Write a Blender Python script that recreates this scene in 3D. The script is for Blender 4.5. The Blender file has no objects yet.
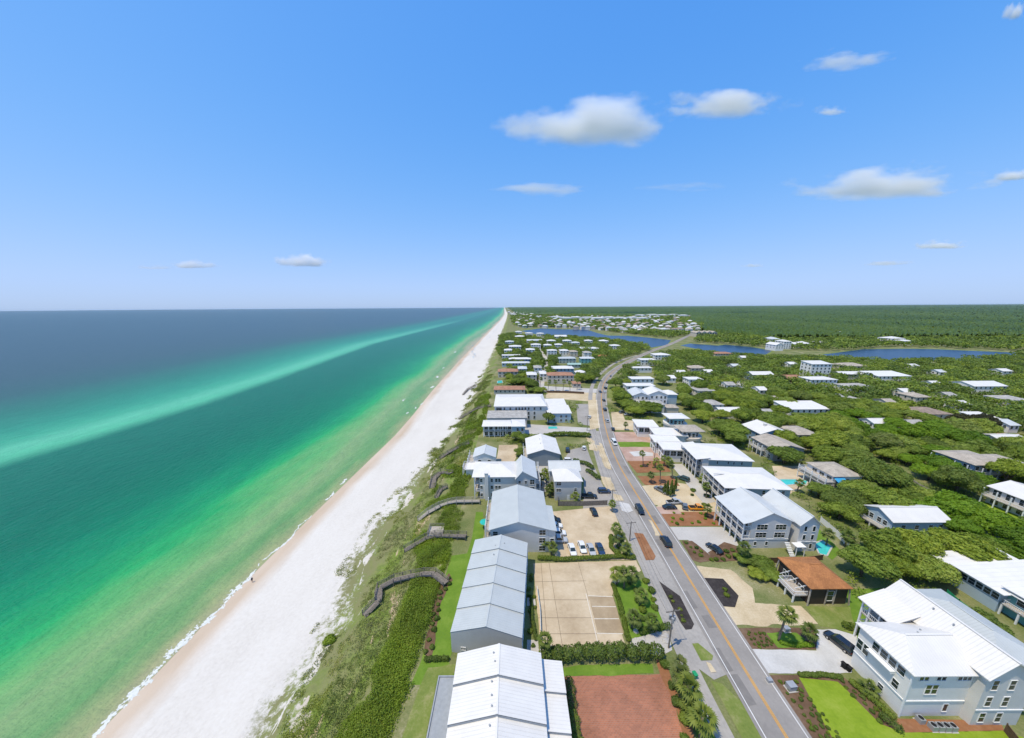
SKY_DUST, SKY_OZONE, SKY_SAT, SKY_HUE, SKY_STR, SUN_STR, EXPOSURE = 0.7, 2.5, 1.33, .508, .15, 3.6, 0.14
SKY_GAMMA, SKY_TINT, SUN_COL, SKY_CAP = 1.0, (2.1, 3.1, 5.8, 1), (1, .895, .69), (4.0, 5.1, 7.5)
CLOUD_G, CLOUD_D, CLOUD_N = 0.0, .45, 2.3
HAZE, HAZE_COL = 1.2e-5, (.80, .90, 1, 1)
DENOISE = True
import bpy, bmesh, math, random
import numpy as np
from mathutils import Vector, Matrix, noise
random.seed(11); rng = np.random.default_rng(11)
scene = bpy.context.scene
COL = scene.collection
PI = math.pi; R = math.radians

# ------------------------------------------------------------------ camera
H_CAM = 67.0; F_PX = 330.0; W_PX, H_PX = 1024, 738
PITCH = math.atan(77.5/F_PX); ROLL = R(0.34)
PPX, PPY = 512.0, 384.0
cam_d = bpy.data.cameras.new('camera'); cam = bpy.data.objects.new('camera', cam_d); COL.objects.link(cam)
cam_d.sensor_width = 36.0; cam_d.lens = F_PX/W_PX*36.0
cam_d.shift_y = (PPY-H_PX/2)/W_PX
cam_d.clip_start = 0.5; cam_d.clip_end = 120000
M = Matrix.Rotation(PI/2-PITCH, 4, 'X')
M = M @ Matrix.Rotation(-ROLL, 4, 'Z')
cam.matrix_world = Matrix.Translation((0, 0, H_CAM)) @ M
scene.camera = cam
CM = cam.matrix_world.to_3x3()

def ray(px, py):
    return (CM @ Vector((px-PPX, -(py-PPY), -F_PX))).normalized()
def P(px, py, z=0.0):
    """the point at height z that shows at a pixel of the photograph"""
    d = ray(px, py); t = (z-H_CAM)/d.z
    return Vector((d.x*t, d.y*t, z))
def PX(v):
    q = CM.transposed() @ (Vector(v)-Vector((0, 0, H_CAM)))
    if q.z > -0.1: return None
    return (PPX+F_PX*q.x/-q.z, PPY-F_PX*q.y/-q.z)

# ------------------------------------------------------------------ object helpers
def tag(o, label=None, cat=None, group=None, kind=None):
    if label: o['label'] = label
    if cat: o['category'] = cat
    if group: o['group'] = group
    if kind: o['kind'] = kind
    return o
def empty(name, loc, rz=0.0, label=None, cat=None, group=None):
    o = bpy.data.objects.new(name, None); COL.objects.link(o)
    o.location = loc; o.rotation_euler = (0, 0, rz); o.empty_display_size = .5
    return tag(o, label, cat, group)
def add(name, me, parent=None, loc=None, rz=None):
    o = bpy.data.objects.new(name, me); COL.objects.link(o)
    if parent is not None: o.parent = parent
    if loc is not None: o.location = loc
    if rz is not None: o.rotation_euler = (0, 0, rz)
    return o
def kids(o):
    return [c for c in ALLKIDS.get(o.name, [])]
ALLKIDS = {}
def copy_tree(root, parts, loc, rz=0.0, scale=None, label=None, group=None):
    """parts = [(part, [subparts])]: a copy of a thing with copies of its parts"""
    r = root.copy(); COL.objects.link(r); r.location = loc; r.rotation_euler = (0, 0, rz)
    if scale: r.scale = scale
    if label: r['label'] = label
    if group: r['group'] = group
    for p, subs in parts:
        c = p.copy(); COL.objects.link(c); c.parent = r
        for s in subs:
            d = s.copy(); COL.objects.link(d); d.parent = c
    return r

class MB:
    """collects polygons; build() links them as one mesh object with metric UVs"""
    def __init__(s): s.v = []; s.f = []; s.m = []; s.cur = 0
    def mat(s, i): s.cur = i; return s
    def poly(s, pts):
        n = len(s.v); s.v += [tuple(p) for p in pts]; s.f.append(tuple(range(n, n+len(pts)))); s.m.append(s.cur)
    def box(s, x0, x1, y0, y1, z0, z1):
        n = len(s.v)
        s.v += [(x0,y0,z0),(x1,y0,z0),(x1,y1,z0),(x0,y1,z0),(x0,y0,z1),(x1,y0,z1),(x1,y1,z1),(x0,y1,z1)]
        for q in ((3,2,1,0),(4,5,6,7),(0,1,5,4),(1,2,6,5),(2,3,7,6),(3,0,4,7)):
            s.f.append(tuple(n+i for i in q)); s.m.append(s.cur)
    def bar(s, a, b, w, h=None, up=(0,0,1)):
        """box beam from a to b"""
        a = Vector(a); b = Vector(b); h = h or w; d = (b-a)
        if d.length < 1e-6: return
        d.normalize(); u = Vector(up)
        if abs(d.dot(u)) > .98: u = Vector((0,1,0))
        t = d.cross(u).normalized()*(w/2); k = t.cross(d).normalized()*(h/2)
        n = len(s.v)
        for p in (a, b):
            for e, g in ((-1,-1),(1,-1),(1,1),(-1,1)): s.v.append(tuple(p+t*e+k*g))
        for q in ((0,1,2,3),(7,6,5,4),(0,4,5,1),(1,5,6,2),(2,6,7,3),(3,7,4,0)):
            s.f.append(tuple(n+i for i in q)); s.m.append(s.cur)
    def tube(s, pts, rads, sides=8, cap=True):
        n0 = len(s.v); pts = [Vector(p) for p in pts]; K = len(pts)
        for i, p in enumerate(pts):
            d = (pts[min(i+1,K-1)]-pts[max(i-1,0)]).normalized()
            u = Vector((1,0,0)) if abs(d.x) < .8 else Vector((0,1,0))
            t = d.cross(u).normalized(); k = d.cross(t)
            for j in range(sides):
                a = 2*PI*j/sides
                s.v.append(tuple(p+(t*math.cos(a)+k*math.sin(a))*rads[i]))
        for i in range(K-1):
            for j in range(sides):
                a = n0+i*sides+j; b = n0+i*sides+(j+1)%sides
                s.f.append((a, b, b+sides, a+sides)); s.m.append(s.cur)
        if cap:
            s.f.append(tuple(n0+j for j in range(sides))[::-1]); s.m.append(s.cur)
            s.f.append(tuple(n0+(K-1)*sides+j for j in range(sides))); s.m.append(s.cur)
    def mesh(s, name, mats, smooth=False):
        me = bpy.data.meshes.new(name)
        me.from_pydata(s.v, [], s.f)
        if not isinstance(mats, (list, tuple)): mats = [mats]
        for m in mats: me.materials.append(m)
        me.polygons.foreach_set('material_index', s.m)
        me.update()
        uv = me.uv_layers.new(name='UVMap')
        Z = Vector((0,0,1)); vs = me.vertices
        for p in me.polygons:
            n = p.normal
            t = Z.cross(n)
            t = Vector((1,0,0)) if t.length < .02 else t.normalized()
            b = n.cross(t)
            for li in p.loop_indices:
                co = vs[me.loops[li].vertex_index].co
                uv.data[li].uv = (co.dot(t), co.dot(b))
        if smooth: me.polygons.foreach_set('use_smooth', [True]*len(me.polygons))
        return me
    def build(s, name, mats, parent=None, loc=None, rz=None, smooth=False):
        return add(name, s.mesh(name, mats, smooth), parent, loc, rz)

def np_mesh(name, verts, faces, mat, attrs=None, smooth=False, fattr=None):
    """fast mesh from numpy arrays; faces (n,k)"""
    me = bpy.data.meshes.new(name)
    verts = np.asarray(verts, dtype=np.float32); faces = np.asarray(faces, dtype=np.int32)
    n, k = faces.shape
    me.vertices.add(len(verts)); me.vertices.foreach_set('co', verts.ravel())
    me.loops.add(n*k); me.loops.foreach_set('vertex_index', faces.ravel())
    me.polygons.add(n)
    me.polygons.foreach_set('loop_start', np.arange(0, n*k, k, dtype=np.int32))
    me.polygons.foreach_set('loop_total', np.full(n, k, dtype=np.int32))
    for m in (mat if isinstance(mat, (list, tuple)) else [mat]): me.materials.append(m)
    for nm, arr in (attrs or {}).items():
        a = me.attributes.new(nm, 'FLOAT', 'POINT'); a.data.foreach_set('value', np.asarray(arr, dtype=np.float32))
    for nm, arr in (fattr or {}).items():
        a = me.attributes.new(nm, 'FLOAT', 'FACE'); a.data.foreach_set('value', np.asarray(arr, dtype=np.float32))
    if smooth: me.polygons.foreach_set('use_smooth', np.ones(n, dtype=bool))
    me.update(calc_edges=True)
    return me

# ------------------------------------------------------------------ materials
def srgb(r, g, b):
    f = lambda c: (c/255/12.92) if c <= 10.3 else ((c/255+.055)/1.055)**2.4
    return (f(r), f(g), f(b), 1)
class NT:
    def __init__(s, name):
        s.mat = bpy.data.materials.new(name); s.mat.use_nodes = True
        s.nt = s.mat.node_tree; s.n = s.nt.nodes; s.l = s.nt.links
        s.b = s.n['Principled BSDF']
    def node(s, t, **kw):
        n = s.n.new(t)
        for k, v in kw.items():
            if k in n.inputs.keys() if isinstance(k, str) else False: n.inputs[k].default_value = v
            else: setattr(n, k, v)
        return n
    def link(s, a, b): s.l.new(a, b)
    def coord(s, kind='Object', scale=(1,1,1)):
        tc = s.n.new('ShaderNodeTexCoord'); mp = s.n.new('ShaderNodeMapping')
        mp.inputs['Scale'].default_value = scale
        s.link(tc.outputs[kind], mp.inputs['Vector']); return mp.outputs[0]
    def pos(s, scale=(1,1,1)):
        g = s.n.new('ShaderNodeNewGeometry'); mp = s.n.new('ShaderNodeMapping')
        mp.inputs['Scale'].default_value = scale
        s.link(g.outputs['Position'], mp.inputs['Vector']); return mp.outputs[0]
    def noise(s, vec, scale=1, detail=4, rough=.55, dist=0):
        n = s.n.new('ShaderNodeTexNoise'); s.link(vec, n.inputs['Vector'])
        n.inputs['Scale'].default_value = scale; n.inputs['Detail'].default_value = detail
        n.inputs['Roughness'].default_value = rough; n.inputs['Distortion'].default_value = dist
        return n.outputs[0]
    def ramp(s, fac, stops, interp='LINEAR'):
        n = s.n.new('ShaderNodeValToRGB'); e = n.color_ramp; e.interpolation = interp
        while len(e.elements) > 1: e.elements.remove(e.elements[-1])
        e.elements[0].position = stops[0][0]; e.elements[0].color = stops[0][1]
        for p, c in stops[1:]:
            x = e.elements.new(p); x.color = c
        if fac is not None: s.link(fac, n.inputs[0])
        return n.outputs[0]
    def mix(s, fac, a, b, mode='MIX'):
        n = s.n.new('ShaderNodeMix'); n.data_type = 'RGBA'; n.blend_type = mode
        for sock, v in ((n.inputs[0], fac), (n.inputs[6], a), (n.inputs[7], b)):
            if hasattr(v, 'is_linked'): s.link(v, sock)
            else: sock.default_value = v
        return n.outputs[2]
    def math(s, op, a, b=None, c=None, clamp=False):
        n = s.n.new('ShaderNodeMath'); n.operation = op; n.use_clamp = clamp
        for i, v in enumerate((a, b, c)):
            if v is None: continue
            if hasattr(v, 'is_linked'): s.link(v, n.inputs[i])
            else: n.inputs[i].default_value = v
        return n.outputs[0]
    def bump(s, h, strength=.5, dist=.05):
        n = s.n.new('ShaderNodeBump'); n.inputs['Strength'].default_value = strength; n.inputs['Distance'].default_value = dist
        s.link(h, n.inputs['Height']); s.link(n.outputs[0], s.b.inputs['Normal'])
    def col(s, c):
        if hasattr(c, 'is_linked'): s.link(c, s.b.inputs['Base Color'])
        else: s.b.inputs['Base Color'].default_value = c
    def set(s, rough=.7, spec=.3, metal=0):
        s.b.inputs['Roughness'].default_value = rough; s.b.inputs['Specular IOR Level'].default_value = spec
        s.b.inputs['Metallic'].default_value = metal
        return s.mat
def C(v, k=1.0): return (v[0]*k, v[1]*k, v[2]*k, 1)

def m_plain(name, c, rough=.6, spec=.3, var=.12, scale=1.5, metal=0):
    t = NT(name); n = t.noise(t.coord(), scale, 5)
    t.col(t.ramp(n, [(.3, C(c, 1-var)), (.7, C(c, 1+var))])); return t.set(rough, spec, metal)
def m_roof(name, c, seam=.5, dark=.72):
    """standing seam sheet metal: seams run down the slope"""
    t = NT(name); uv = t.n.new('ShaderNodeTexCoord').outputs['UV']
    sep = t.n.new('ShaderNodeSeparateXYZ'); t.link(uv, sep.inputs[0])
    fr = t.math('FRACT', t.math('DIVIDE', sep.outputs[0], seam))
    line = t.math('LESS_THAN', t.math('ABSOLUTE', t.math('SUBTRACT', fr, .5)), .075)
    n = t.noise(t.coord(), .35, 6, .6); n2 = t.noise(t.coord('UV', (3, .25, 1)), 1.2, 3)
    base = t.ramp(n, [(.3, C(c, .93)), (.7, C(c, 1.04))])
    base = t.mix(t.math('MULTIPLY', n2, .12), base, C((.35,.33,.3)))
    t.col(t.mix(t.math('MULTIPLY', line, 1-dark), base, C(c, .35)))
    t.bump(line, .5, .04); return t.set(.42, .4, .0)
def m_siding(name, c, pitch=.2, var=.06):
    t = NT(name); uv = t.n.new('ShaderNodeTexCoord').outputs['UV']
    sep = t.n.new('ShaderNodeSeparateXYZ'); t.link(uv, sep.inputs[0])
    fr = t.math('FRACT', t.math('DIVIDE', sep.outputs[1], pitch))
    n = t.noise(t.coord(), .5, 6, .6); n2 = t.noise(t.coord('UV', (2.5, .2, 1)), 1.5, 3)
    base = t.ramp(n, [(.3, C(c, 1-var)), (.7, C(c, 1+var))])
    base = t.mix(t.math('MULTIPLY', n2, .1), base, C(c, .6))
    t.col(t.mix(t.math('MULTIPLY', t.math('LESS_THAN', fr, .12), .3), base, C(c, .45)))
    t.bump(fr, .4, .02); return t.set(.65, .3)
def m_shingle(name, c, c2):
    t = NT(name); uv = t.coord('UV')
    br = t.n.new('ShaderNodeTexBrick'); t.link(uv, br.inputs['Vector'])
    br.inputs['Scale'].default_value = 1; br.inputs['Brick Width'].default_value = .4; br.inputs['Row Height'].default_value = .22
    br.inputs['Mortar Size'].default_value = .02; br.inputs['Color1'].default_value = C(c); br.inputs['Color2'].default_value = C(c2)
    br.inputs['Mortar'].default_value = C(c, .5)
    n = t.noise(t.coord(), .5, 6, .65)
    t.col(t.mix(1.0, br.outputs[0], t.ramp(n, [(.25, (.62,.62,.62,1)), (.75, (1.15,1.15,1.15,1))]), 'MULTIPLY')); return t.set(.85, .2)
def m_ground(name, stops, scale=.15, detail=8, rough=.9, fine=2.5, fine_amt=.35, bump=.0):
    """patchy ground cover: colour from two scales of noise"""
    t = NT(name); p = t.pos()
    n = t.noise(p, scale, detail, .62); f = t.noise(p, fine, 4, .7)
    v = t.math('ADD', t.math('MULTIPLY', n, 1-fine_amt), t.math('MULTIPLY', f, fine_amt))
    t.col(t.ramp(v, [(a, C(c)) for a, c in stops]))
    if bump: t.bump(f, .6, bump)
    return t.set(rough, .15)
def m_leaf(name, cols, trans=.35, hue=1.0):
    """leaf clumps: hue from a per-face tint and per-object random"""
    t = NT(name)
    a = t.n.new('ShaderNodeAttribute'); a.attribute_name = 'tint'
    oi = t.n.new('ShaderNodeObjectInfo')
    v = t.math('ADD', t.math('MULTIPLY', a.outputs['Fac'], .62), t.math('MULTIPLY', oi.outputs['Random'], .38))
    c = t.ramp(v, [(i/(len(cols)-1), C(k)) for i, k in enumerate(cols)])
    hu = t.n.new('ShaderNodeAttribute'); hu.attribute_name = 'hue'
    h2 = t.math('FRACT', t.math('ADD', hu.outputs['Fac'], t.math('MULTIPLY', oi.outputs['Random'], 7.31)))
    c = t.mix(hue, c, t.ramp(h2, [(0, (1,1,1,1)), (.15, (.92,.90,.95,1)), (.3, (.74,.72,.86,1)), (.48, (.95,.95,.98,1)), (.75, (1.26,1.14,.82,1)), (1, (1,1,1,1))]), 'MULTIPLY')
    t.col(c); t.set(.55, .25)
    tr = t.n.new('ShaderNodeBsdfTranslucent'); t.link(c, tr.inputs['Color'])
    mx = t.n.new('ShaderNodeMixShader'); mx.inputs[0].default_value = trans
    t.link(t.b.outputs[0], mx.inputs[1]); t.link(tr.outputs[0], mx.inputs[2])
    t.link(mx.outputs[0], t.n['Material Output'].inputs['Surface'])
    return t.mat
MAT = {}
def init_materials():
    m = MAT
    m['white_roof'] = m_roof('white_metal_roof', (.72,.695,.65), .5, .88)
    m['white_roof2'] = m_roof('bright_membrane_roof', (.75,.725,.68), 1.2, .92)
    m['grey_roof'] = m_roof('pale_grey_metal_roof', (.47,.50,.495), .5, .86)
    m['silver_roof'] = m_roof('silver_metal_roof', (.56,.58,.575), .5, .88)
    m['tan_roof'] = m_shingle('tan_shingle', (.52,.46,.385), (.46,.405,.335))
    m['brown_roof'] = m_shingle('brown_shingle', (.37,.29,.235), (.32,.245,.195))
    m['greyshingle'] = m_shingle('grey_shingle', (.50,.485,.455), (.43,.415,.39))
    m['rust_roof'] = m_shingle('rust_orange_shingle', (.50,.22,.085), (.40,.17,.07))
    m['terra_roof'] = m_shingle('terracotta_tile', (.48,.26,.17), (.40,.21,.14))
    m['green_roof'] = m_roof('green_metal_roof', (.33,.48,.42))
    m['blue_roof'] = m_roof('blue_grey_metal_roof', (.27,.37,.45))
    m['white_wall'] = m_siding('white_siding', (.80,.775,.735))
    m['pale_wall'] = m_siding('pale_grey_siding', (.67,.65,.615))
    m['grey_wall'] = m_siding('grey_siding', (.54,.535,.515))
    m['dark_wall'] = m_siding('slate_siding', (.26,.29,.31))
    m['blue_wall'] = m_siding('blue_siding', (.20,.33,.46))
    m['lblue_wall'] = m_siding('light_blue_siding', (.40,.50,.57))
    m['teal_wall'] = m_siding('teal_siding', (.17,.42,.42))
    m['sage_wall'] = m_siding('sage_siding', (.40,.46,.44))
    m['brown_wall'] = m_siding('dark_brown_siding', (.055,.042,.036), .3)
    m['cream_wall'] = m_siding('cream_stucco', (.58,.52,.44), 3)
    m['trim'] = m_plain('white_trim', (.76,.76,.75), .5, .4, .05)
    m['greytrim'] = m_plain('grey_trim', (.30,.32,.34), .6, .3, .1)
    m['glass'] = m_plain('dark_window_glass', (.022,.038,.040), .08, .6, .3, .6)
    m['dark'] = m_plain('dark_opening', (.02,.02,.02), .8, .1)
    m['wood'] = m_plain('weathered_wood', (.20,.175,.15), .85, .15, .35, 3)
    m['wood_pale'] = m_plain('pale_wood', (.40,.36,.31), .85, .15, .25, 3)
    m['wood_brown'] = m_plain('brown_fence_wood', (.13,.085,.055), .85, .15, .3, 3)
    m['bark'] = m_plain('bark', (.12,.095,.075), .95, .1, .35, 4)
    m['palm_bark'] = m_plain('palm_bark', (.20,.16,.12), .95, .1, .35, 6)
    m['oak'] = m_leaf('oak_leaves', [(.075,.128,.020),(.155,.232,.034),(.24,.335,.048),(.34,.42,.085),(.42,.45,.16)])
    m['lime'] = m_leaf('lime_leaves', [(.09,.18,.012),(.15,.27,.018),(.21,.36,.025),(.28,.42,.04)])
    m['hedge'] = m_leaf('hedge_leaves', [(.060,.11,.020),(.11,.175,.028),(.17,.24,.04),(.24,.31,.06)])
    m['sea_grape'] = m_leaf('sea_grape_leaves', [(.11,.18,.016),(.185,.28,.024),(.27,.37,.034),(.35,.43,.055)])
    m['palm'] = m_leaf('palm_fronds', [(.085,.135,.028),(.15,.21,.042),(.23,.29,.065),(.34,.36,.13)])
    m['dark_leaf'] = m_leaf('purple_dark_leaves', [(.030,.036,.018),(.05,.055,.024),(.075,.075,.032),(.08,.065,.04)])
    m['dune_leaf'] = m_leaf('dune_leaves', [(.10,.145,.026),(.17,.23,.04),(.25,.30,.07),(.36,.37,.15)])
    m['canopy'] = m_leaf('far_canopy_leaves', [(.072,.125,.020),(.15,.225,.034),(.24,.33,.048),(.35,.42,.095)])
    m['forest'] = m_leaf('pine_forest_canopy', [(.030,.064,.007),(.060,.120,.011),(.105,.185,.017),(.17,.255,.03)], .2)
    m['grass'] = m_ground('lawn_turf', [(.3,(.085,.165,.018)),(.5,(.125,.215,.024)),(.7,(.19,.275,.045))], .3)
    m['grass_lime'] = m_ground('bright_lawn_turf', [(.3,(.13,.21,.014)),(.5,(.20,.285,.02)),(.7,(.28,.34,.05))], .25)
    m['grass_dry'] = m_ground('dry_lawn_turf', [(.3,(.11,.16,.03)),(.5,(.17,.21,.05)),(.7,(.30,.28,.13))], .35)
    m['land'] = m_ground('scrub_soil', [(.25,(.07,.10,.025)),(.42,(.12,.15,.045)),(.55,(.21,.21,.09)),(.68,(.40,.35,.24))], .08)
    m['sand_dirt'] = m_ground('pale_sandy_dirt', [(.28,(.33,.25,.14)),(.5,(.52,.42,.27)),(.7,(.64,.56,.42))], .12)
    m['tan_dark'] = m_ground('stained_concrete', [(.3,(.27,.20,.125)),(.5,(.36,.275,.175)),(.68,(.44,.35,.24))], .2, fine=1.2, fine_amt=.25)
    m['concrete'] = m_ground('pale_concrete', [(.3,(.36,.34,.31)),(.5,(.45,.43,.40)),(.7,(.54,.52,.48))], .1)
    m['tan_concrete'] = m_ground('tan_concrete', [(.30,(.36,.27,.17)),(.5,(.50,.40,.27)),(.68,(.60,.50,.36))], .13, fine=1.2, fine_amt=.22)
    m['shell'] = m_ground('white_shell_gravel', [(.3,(.40,.39,.37)),(.5,(.50,.49,.47)),(.7,(.60,.59,.57))], .2, fine=3)
    m['asphalt'] = m_ground('worn_asphalt', [(.3,(.205,.19,.175)),(.5,(.26,.242,.222)),(.72,(.33,.305,.28))], .12, fine=1.8, fine_amt=.3)
    m['asphalt_patch'] = m_ground('patched_asphalt', [(.3,(.17,.16,.15)),(.6,(.22,.205,.19))], .4, fine=1.8, fine_amt=.3)
    m['asphalt2'] = m_ground('old_pale_asphalt', [(.3,(.24,.225,.205)),(.5,(.32,.30,.275)),(.7,(.42,.39,.35))], .1, fine=1.4, fine_amt=.4)
    m['mulch'] = m_ground('brown_mulch', [(.3,(.085,.05,.032)),(.5,(.14,.085,.052)),(.7,(.22,.15,.10))], .3)
    m['mulch_dark'] = m_ground('dark_mulch', [(.3,(.026,.022,.022)),(.5,(.042,.036,.035)),(.72,(.085,.075,.07))], .6)
    m['mulch_red'] = m_ground('pine_straw', [(.3,(.19,.085,.04)),(.5,(.27,.125,.06)),(.7,(.33,.19,.11))], .3)
    m['pool'] = m_plain('pool_water', (.06,.50,.46), .08, .5, .12)
    m['line'] = m_ground('white_road_paint', [(.3,(.60,.60,.58)),(.6,(.76,.76,.74))], .4)
    m['joint'] = m_plain('pale_joint', (.62,.58,.5), .9, .1)
    m['joint_dark'] = m_plain('dark_joint', (.22,.17,.12), .9, .1)
    m['yellow'] = m_ground('yellow_road_paint', [(.3,(.55,.26,.03)),(.6,(.68,.34,.045))], .4)
    t = NT('red_brick_paving'); br = t.n.new('ShaderNodeTexBrick'); t.link(t.pos(), br.inputs['Vector'])
    br.inputs['Scale'].default_value = 1; br.inputs['Brick Width'].default_value = .5; br.inputs['Row Height'].default_value = .25
    br.inputs['Mortar Size'].default_value = .02; br.inputs['Color1'].default_value = C((.38,.150,.085)); br.inputs['Color2'].default_value = C((.29,.118,.07)); br.inputs['Mortar'].default_value = C((.30,.20,.15))
    n = t.noise(t.pos(), .12, 7, .65, .6)
    t.col(t.mix(1.0, br.outputs[0], t.ramp(n, [(.3, (.72,.72,.70,1)), (.5, (1,1,1,1)), (.72, (1.3,1.25,1.2,1))]), 'MULTIPLY')); m['brick'] = t.set(.9, .15)
    t = NT('pink_paving'); n = t.noise(t.pos(), .2, 7, .65)
    t.col(t.ramp(n, [(.3,C((.34,.22,.17))),(.6,C((.46,.32,.26))),(.8,C((.52,.42,.35)))])); m['pink'] = t.set(.9, .15)
    m['rubber'] = m_plain('tyre_rubber', (.02,.02,.02), .8, .2)
    m['rim'] = m_plain('wheel_rim', (.45,.45,.46), .35, .5, .05, metal=.7)
    m['lamp'] = m_plain('headlamp_lens', (.7,.7,.68), .15, .5, .03)
    m['tail'] = m_plain('tail_lamp', (.35,.02,.02), .25, .5, .03)
    m['green_screen'] = m_plain('green_mesh_screen', (.02,.30,.13), .7, .2, .25)
    m['steel'] = m_plain('galvanised_steel', (.38,.39,.40), .5, .5, .1, metal=.3)
    m['blue_cloth'] = m_plain('blue_canvas', (.05,.30,.55), .8, .1)
    m['teal_cloth'] = m_plain('teal_canvas', (.03,.40,.36), .8, .1)
init_materials()
# ------------------------------------------------------------------ sky, sun, air
SUN_EL, SUN_AZ = R(69), R(-117)            # azimuth from +Y towards +X: the sun stands over the sea, a little behind the viewer
w = bpy.data.worlds.new('World'); scene.world = w; w.use_nodes = True
nt = w.node_tree; bg = nt.nodes['Background']
sk = nt.nodes.new('ShaderNodeTexSky'); sk.sky_type = 'NISHITA'; sk.sun_disc = False
sk.sun_elevation = SUN_EL; sk.sun_rotation = SUN_AZ
sk.altitude = 60; sk.air_density = 1.0; sk.dust_density = SKY_DUST; sk.ozone_density = SKY_OZONE
hs = nt.nodes.new('ShaderNodeHueSaturation'); hs.inputs['Saturation'].default_value = SKY_SAT; hs.inputs['Hue'].default_value = SKY_HUE
gm = nt.nodes.new('ShaderNodeGamma'); gm.inputs[1].default_value = SKY_GAMMA
tint = nt.nodes.new('ShaderNodeMix'); tint.data_type = 'RGBA'; tint.blend_type = 'MULTIPLY'; tint.inputs[0].default_value = 1; tint.inputs[7].default_value = SKY_TINT
nt.links.new(sk.outputs[0], gm.inputs[0]); nt.links.new(gm.outputs[0], hs.inputs['Color']); nt.links.new(hs.outputs[0], tint.inputs[6])
def vm(op, a, b):
    n = nt.nodes.new('ShaderNodeVectorMath'); n.operation = op
    for i, v in enumerate((a, b)):
        if isinstance(v, tuple): n.inputs[i].default_value = v
        else: nt.links.new(v, n.inputs[i])
    return n.outputs[0]
x = tint.outputs[2]                         # soft shoulder: the glare along the horizon settles at a pale haze blue
y = vm('DIVIDE', x, vm('ADD', vm('DIVIDE', x, SKY_CAP), (1, 1, 1)))
nt.links.new(y, bg.inputs['Color'])
bg.inputs['Strength'].default_value = SKY_STR
sd = bpy.data.lights.new('sun', 'SUN'); sd.energy = SUN_STR; sd.angle = R(.53); sd.color = SUN_COL
so = bpy.data.objects.new('sun', sd); COL.objects.link(so)
sdir = Vector((math.sin(SUN_AZ)*math.cos(SUN_EL), math.cos(SUN_AZ)*math.cos(SUN_EL), math.sin(SUN_EL)))
so.rotation_euler = sdir.to_track_quat('Z', 'Y').to_euler(); so.location = (0, 0, 300)
vs = scene.view_settings
scene.display_settings.display_device = 'sRGB'
vs.view_transform = 'Standard'; vs.look = 'None'; vs.gamma = 1; vs.use_curve_mapping = False; vs.exposure = EXPOSURE
cy = scene.cycles
cy.max_bounces = 34; cy.diffuse_bounces = 3; cy.glossy_bounces = 2; cy.transmission_bounces = 3; cy.volume_bounces = 32; cy.transparent_max_bounces = 8
cy.use_denoising = DENOISE; cy.sample_clamp_indirect = 6
try: cy.denoiser = 'OPENIMAGEDENOISE'
except Exception: pass
cy.caustics_reflective = False; cy.caustics_refractive = False

# ------------------------------------------------------------------ coast profile
FAR = 26000.0; SEA_Z = -9.5
def xs(Y): return np.interp(Y, [-80,44,78,119,190,230,300,480,1000,2000,3500,FAR], [-76,-77,-77,-75.5,-72,-72.5,-75,-77,-75,-68,-75,-560])
def toe(Y): return xs(Y)+np.interp(Y, [-80,44,49,58,71,81,94,127,200,266,500,1000,2000,FAR], [27,28,27,30,29,25.5,24,27,33,37,42,42,34,34])
def top(Y): return np.interp(Y, [-80,28,50,80,130,250,600,1200,2000,FAR], [-27,-23,-18.5,-17.5,-18,-18,-17,-15,-14,-480])
def nz(x, y, s=1.0, o=0.0): return noise.noise((x*s+o, y*s-o*1.7, o*.37))
def smooth(t): t = np.clip(t, 0, 1); return t*t*(3-2*t)
def zland(X, Y):
    a, b, c = float(xs(Y)), float(toe(Y)), float(top(Y))
    if X >= c: return 0.0
    if X <= b: return SEA_Z+.0+(X-a)*(2.3/(b-a)) if X > a else SEA_Z+(X-a)*.1
    t = (X-b)/(c-b)
    z0 = SEA_Z+2.3
    return z0+(0-z0)*float(smooth(t*.92+.08*t)) + (nz(X, Y, .16)*1.1+nz(X, Y, .5, 7)*.35)*math.sin(PI*t)

YR = list(np.arange(-60, 130, 2.0))+list(np.arange(130, 300, 4.0))+list(np.geomspace(300, FAR, 110))
def strip(name, xa, xb, ncol, zf, mat, kind='structure', attr=None, Ys=YR, sm=True, warp=None):
    V, A = [], []
    for y in Ys:
        a, b = xa(y), xb(y)
        for j in range(ncol+1):
            t = j/ncol; t = warp(t) if warp else t
            x = a+(b-a)*t
            V.append((x, y, zf(x, y))); A.append(attr(x, y, t) if attr else t)
    n = ncol+1; F = []
    for i in range(len(Ys)-1):
        for j in range(ncol):
            k = i*n+j; F.append((k, k+1, k+n+1, k+n))
    me = np_mesh(name, V, F, mat, {'t': A}, sm)
    return tag(add(name, me), kind=kind)

# beach sand: dry white, a damp tan band beside the water
t = NT('white_beach_sand')
a = t.n.new('ShaderNodeAttribute'); a.attribute_name = 't'
n = t.noise(t.pos((1,.35,1)), .09, 6, .6); f = t.noise(t.pos(), 1.3, 5, .7)
d = t.math('ADD', a.outputs['Fac'], t.math('MULTIPLY', t.math('SUBTRACT', n, .5), 7.0))
dry = t.ramp(t.math('ADD', t.math('MULTIPLY', f, .55), t.math('MULTIPLY', n, .45)), [(.3, C((.51,.475,.425))), (.5, C((.60,.565,.51))), (.7, C((.655,.625,.575)))])
wet = t.ramp(n, [(.3, C((.45,.35,.25))), (.7, C((.56,.46,.36)))])
k = t.ramp(t.math('MULTIPLY', d, .05), [(.18, (0,0,0,1)), (.42, (1,1,1,1))])
t.col(t.mix(k, wet, dry)); t.bump(f, .5, .12); MAT['beach'] = t.set(.9, .2)
strip('beach', lambda y: xs(y)-14, toe, 36, lambda x, y: zland(x, y), MAT['beach'], attr=lambda x, y, t: x-float(xs(y)))
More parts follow.
